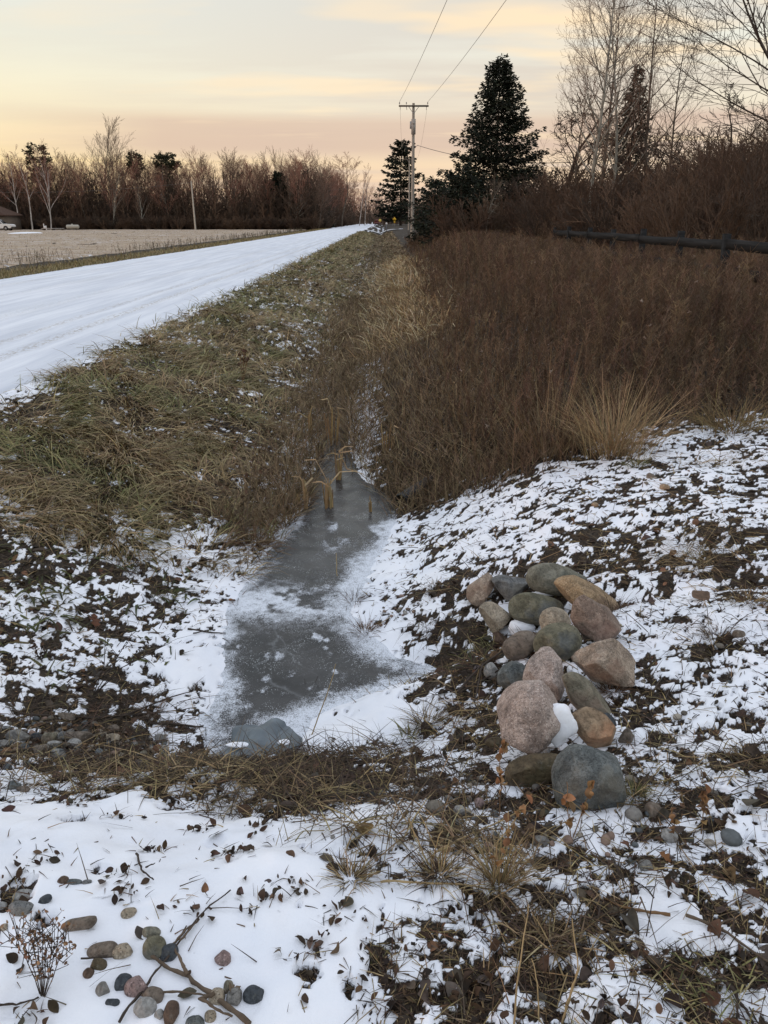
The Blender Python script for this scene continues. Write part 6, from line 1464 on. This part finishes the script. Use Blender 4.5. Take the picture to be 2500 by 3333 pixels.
# the ones that stand out from the rest
def far(name, lab, kind, sd, bx, tx, ty, t, tb, cb, wide=1.0, rz=.5):
    B = P(bx, 744, t); B[2] = -.15; return tree(name, lab, kind, sd, B, P(tx, ty, t), tb, cb, None, rz, wide)
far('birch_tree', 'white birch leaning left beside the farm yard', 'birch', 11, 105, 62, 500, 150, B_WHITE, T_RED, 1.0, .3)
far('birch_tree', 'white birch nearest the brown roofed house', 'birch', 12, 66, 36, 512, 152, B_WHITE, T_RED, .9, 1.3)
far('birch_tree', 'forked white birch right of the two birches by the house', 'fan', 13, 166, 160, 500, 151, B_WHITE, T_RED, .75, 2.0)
far('poplar_tree', 'tall fan shaped bare poplar rising highest above the left woods', 'broom', 14, 338, 345, 462, 166, B_GREY, T_TAN, 1.35, .2)
far('poplar_tree', 'second stem of the tall fan shaped poplar in the left woods', 'broom', 15, 352, 378, 480, 168, B_GREY, T_TAN, 1.3, 1.0)
far('maple_tree', 'wide fan crowned bare tree right of the pale field pole', 'fan', 16, 765, 752, 528, 158, B_GREY, T_BROWN, 1.05, 2.2)
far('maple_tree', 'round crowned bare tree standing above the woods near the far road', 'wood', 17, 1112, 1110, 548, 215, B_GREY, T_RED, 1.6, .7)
far('maple_tree', 'low forked bare tree in front of the dark conifer at the field end', 'fan', 18, 955, 952, 612, 156, B_PALE, T_BROWN, 1.15, .1)
far('maple_tree', 'pale forked bare tree low in front of the woods left of the field pole', 'fan', 19, 463, 462, 600, 154, B_PALE, T_BROWN, .8, 1.1)
far('maple_tree', 'stout bare tree in front of the woods below the tall poplar', 'fan', 20, 372, 372, 560, 155, B_PALE, T_BROWN, .9, 2.7)
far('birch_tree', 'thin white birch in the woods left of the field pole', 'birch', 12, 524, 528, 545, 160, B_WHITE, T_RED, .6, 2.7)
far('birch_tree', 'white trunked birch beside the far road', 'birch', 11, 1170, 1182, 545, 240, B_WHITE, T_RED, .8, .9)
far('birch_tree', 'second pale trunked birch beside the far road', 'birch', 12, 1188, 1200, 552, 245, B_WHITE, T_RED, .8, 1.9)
def farcon(lab, kind, px, ty, t, prof, sd, name='pine_tree', **k):
    B = P(px, 744, t); B[2] = -.15; conifer(name, lab, kind, B, hgt(ty, t)+.15, prof, sd, **k)
PN = dict(gap=.95, spray=.62, dens=.75, droop=.05, cols=((.040, .042, .022), (.060, .058, .030), (.028, .032, .018)), r0=.22)
farcon('tall pine with a ragged crown behind the forked birch', 'pine', 158, 476, 164, [(.42, .8), (.60, 1.9), (.74, 2.4), (.9, 1.6), (1, .4)], 31, **PN)
farcon('small pine crown showing above the middle of the left woods', 'pine', 462, 506, 172, [(.68, .8), (.78, 1.7), (.9, 1.4), (1, .4)], 32, **PN)
farcon('pine with upswept crown above the woods left of the field pole', 'pine', 560, 500, 170, [(.5, .7), (.68, 2.2), (.78, 2.6), (.9, 1.7), (1, .3)], 34, **PN)
for i, (px, ty, t, w, lab) in enumerate(((912, 562, 164, 1.0, 'broad dark conifer at the right end of the stubble field'), (880, 590, 166, .8, 'dark conifer left of the broad one at the field end'), (20, 610, 166, 1.1, 'dark conifer behind the house at the left edge'), (560, 660, 166, .6, 'low dark conifer in the woods left of the field pole'),
        (590, 650, 170, .6, 'low dark conifer right beside another one near the field pole'), (480, 650, 170, .6, 'low dark conifer behind the pale forked tree'), (1010, 660, 172, .7, 'dark young conifer in the row by the far road'), (310, 660, 172, .7, 'low dark conifer deep in the left woods'), (1060, 675, 190, .6, 'small dark conifer farther along the far road'), (720, 670, 172, .6, 'low dark conifer behind the fan crowned tree'))):
    farcon(lab, 'spruce', px, ty, t, [(.03, 3.2*w), (.3, 3.0*w), (.6, 2.3*w), (.85, 1.2*w), (1, .15)], 40+i, 'spruce_tree', gap=.7, spray=.75, dens=.9, droop=.1)
items = []
r_ = np.random.default_rng(33)
for k in range(5000):
    if k < 3300: x, y = r_.uniform(-118, -13.5), 166+r_.exponential(14)
    elif k < 3950: y = r_.uniform(175, 350); x = -13.3-r_.exponential(6)
    else: y = r_.uniform(345, 450); x = r_.uniform(-25, 75)
    h = (3+min(8.5, r_.exponential(3.2)))*(.6 if y < 168 else 1); items.append((x, y, -.2, h/7, h/7*r_.uniform(1, 1.6), r_.uniform(0, 6.3), 1.3+y/400))
merged('sapling', (1, 2, 3, 4, 5, 6), items, 'woodland_undergrowth', 'dim brown undergrowth filling the woods beyond the field', 'undergrowth', vmat('dead_stalk'))
items = []
for k in range(420):
    if k < 300: x, y = r_.uniform(-112, -14), r_.uniform(163, 167)
    else: y = r_.uniform(168, 330); x = -13.0-r_.exponential(2)
    items.append((x, y, -.2, r_.uniform(.3, .75), r_.uniform(.6, 1.1), r_.uniform(0, 6.3), 3.2))
merged('shrub', (9, 10, 11), items, 'wood_edge_brush', 'low rusty brush along the foot of the woods', 'brush', vmat('dead_stalk'))
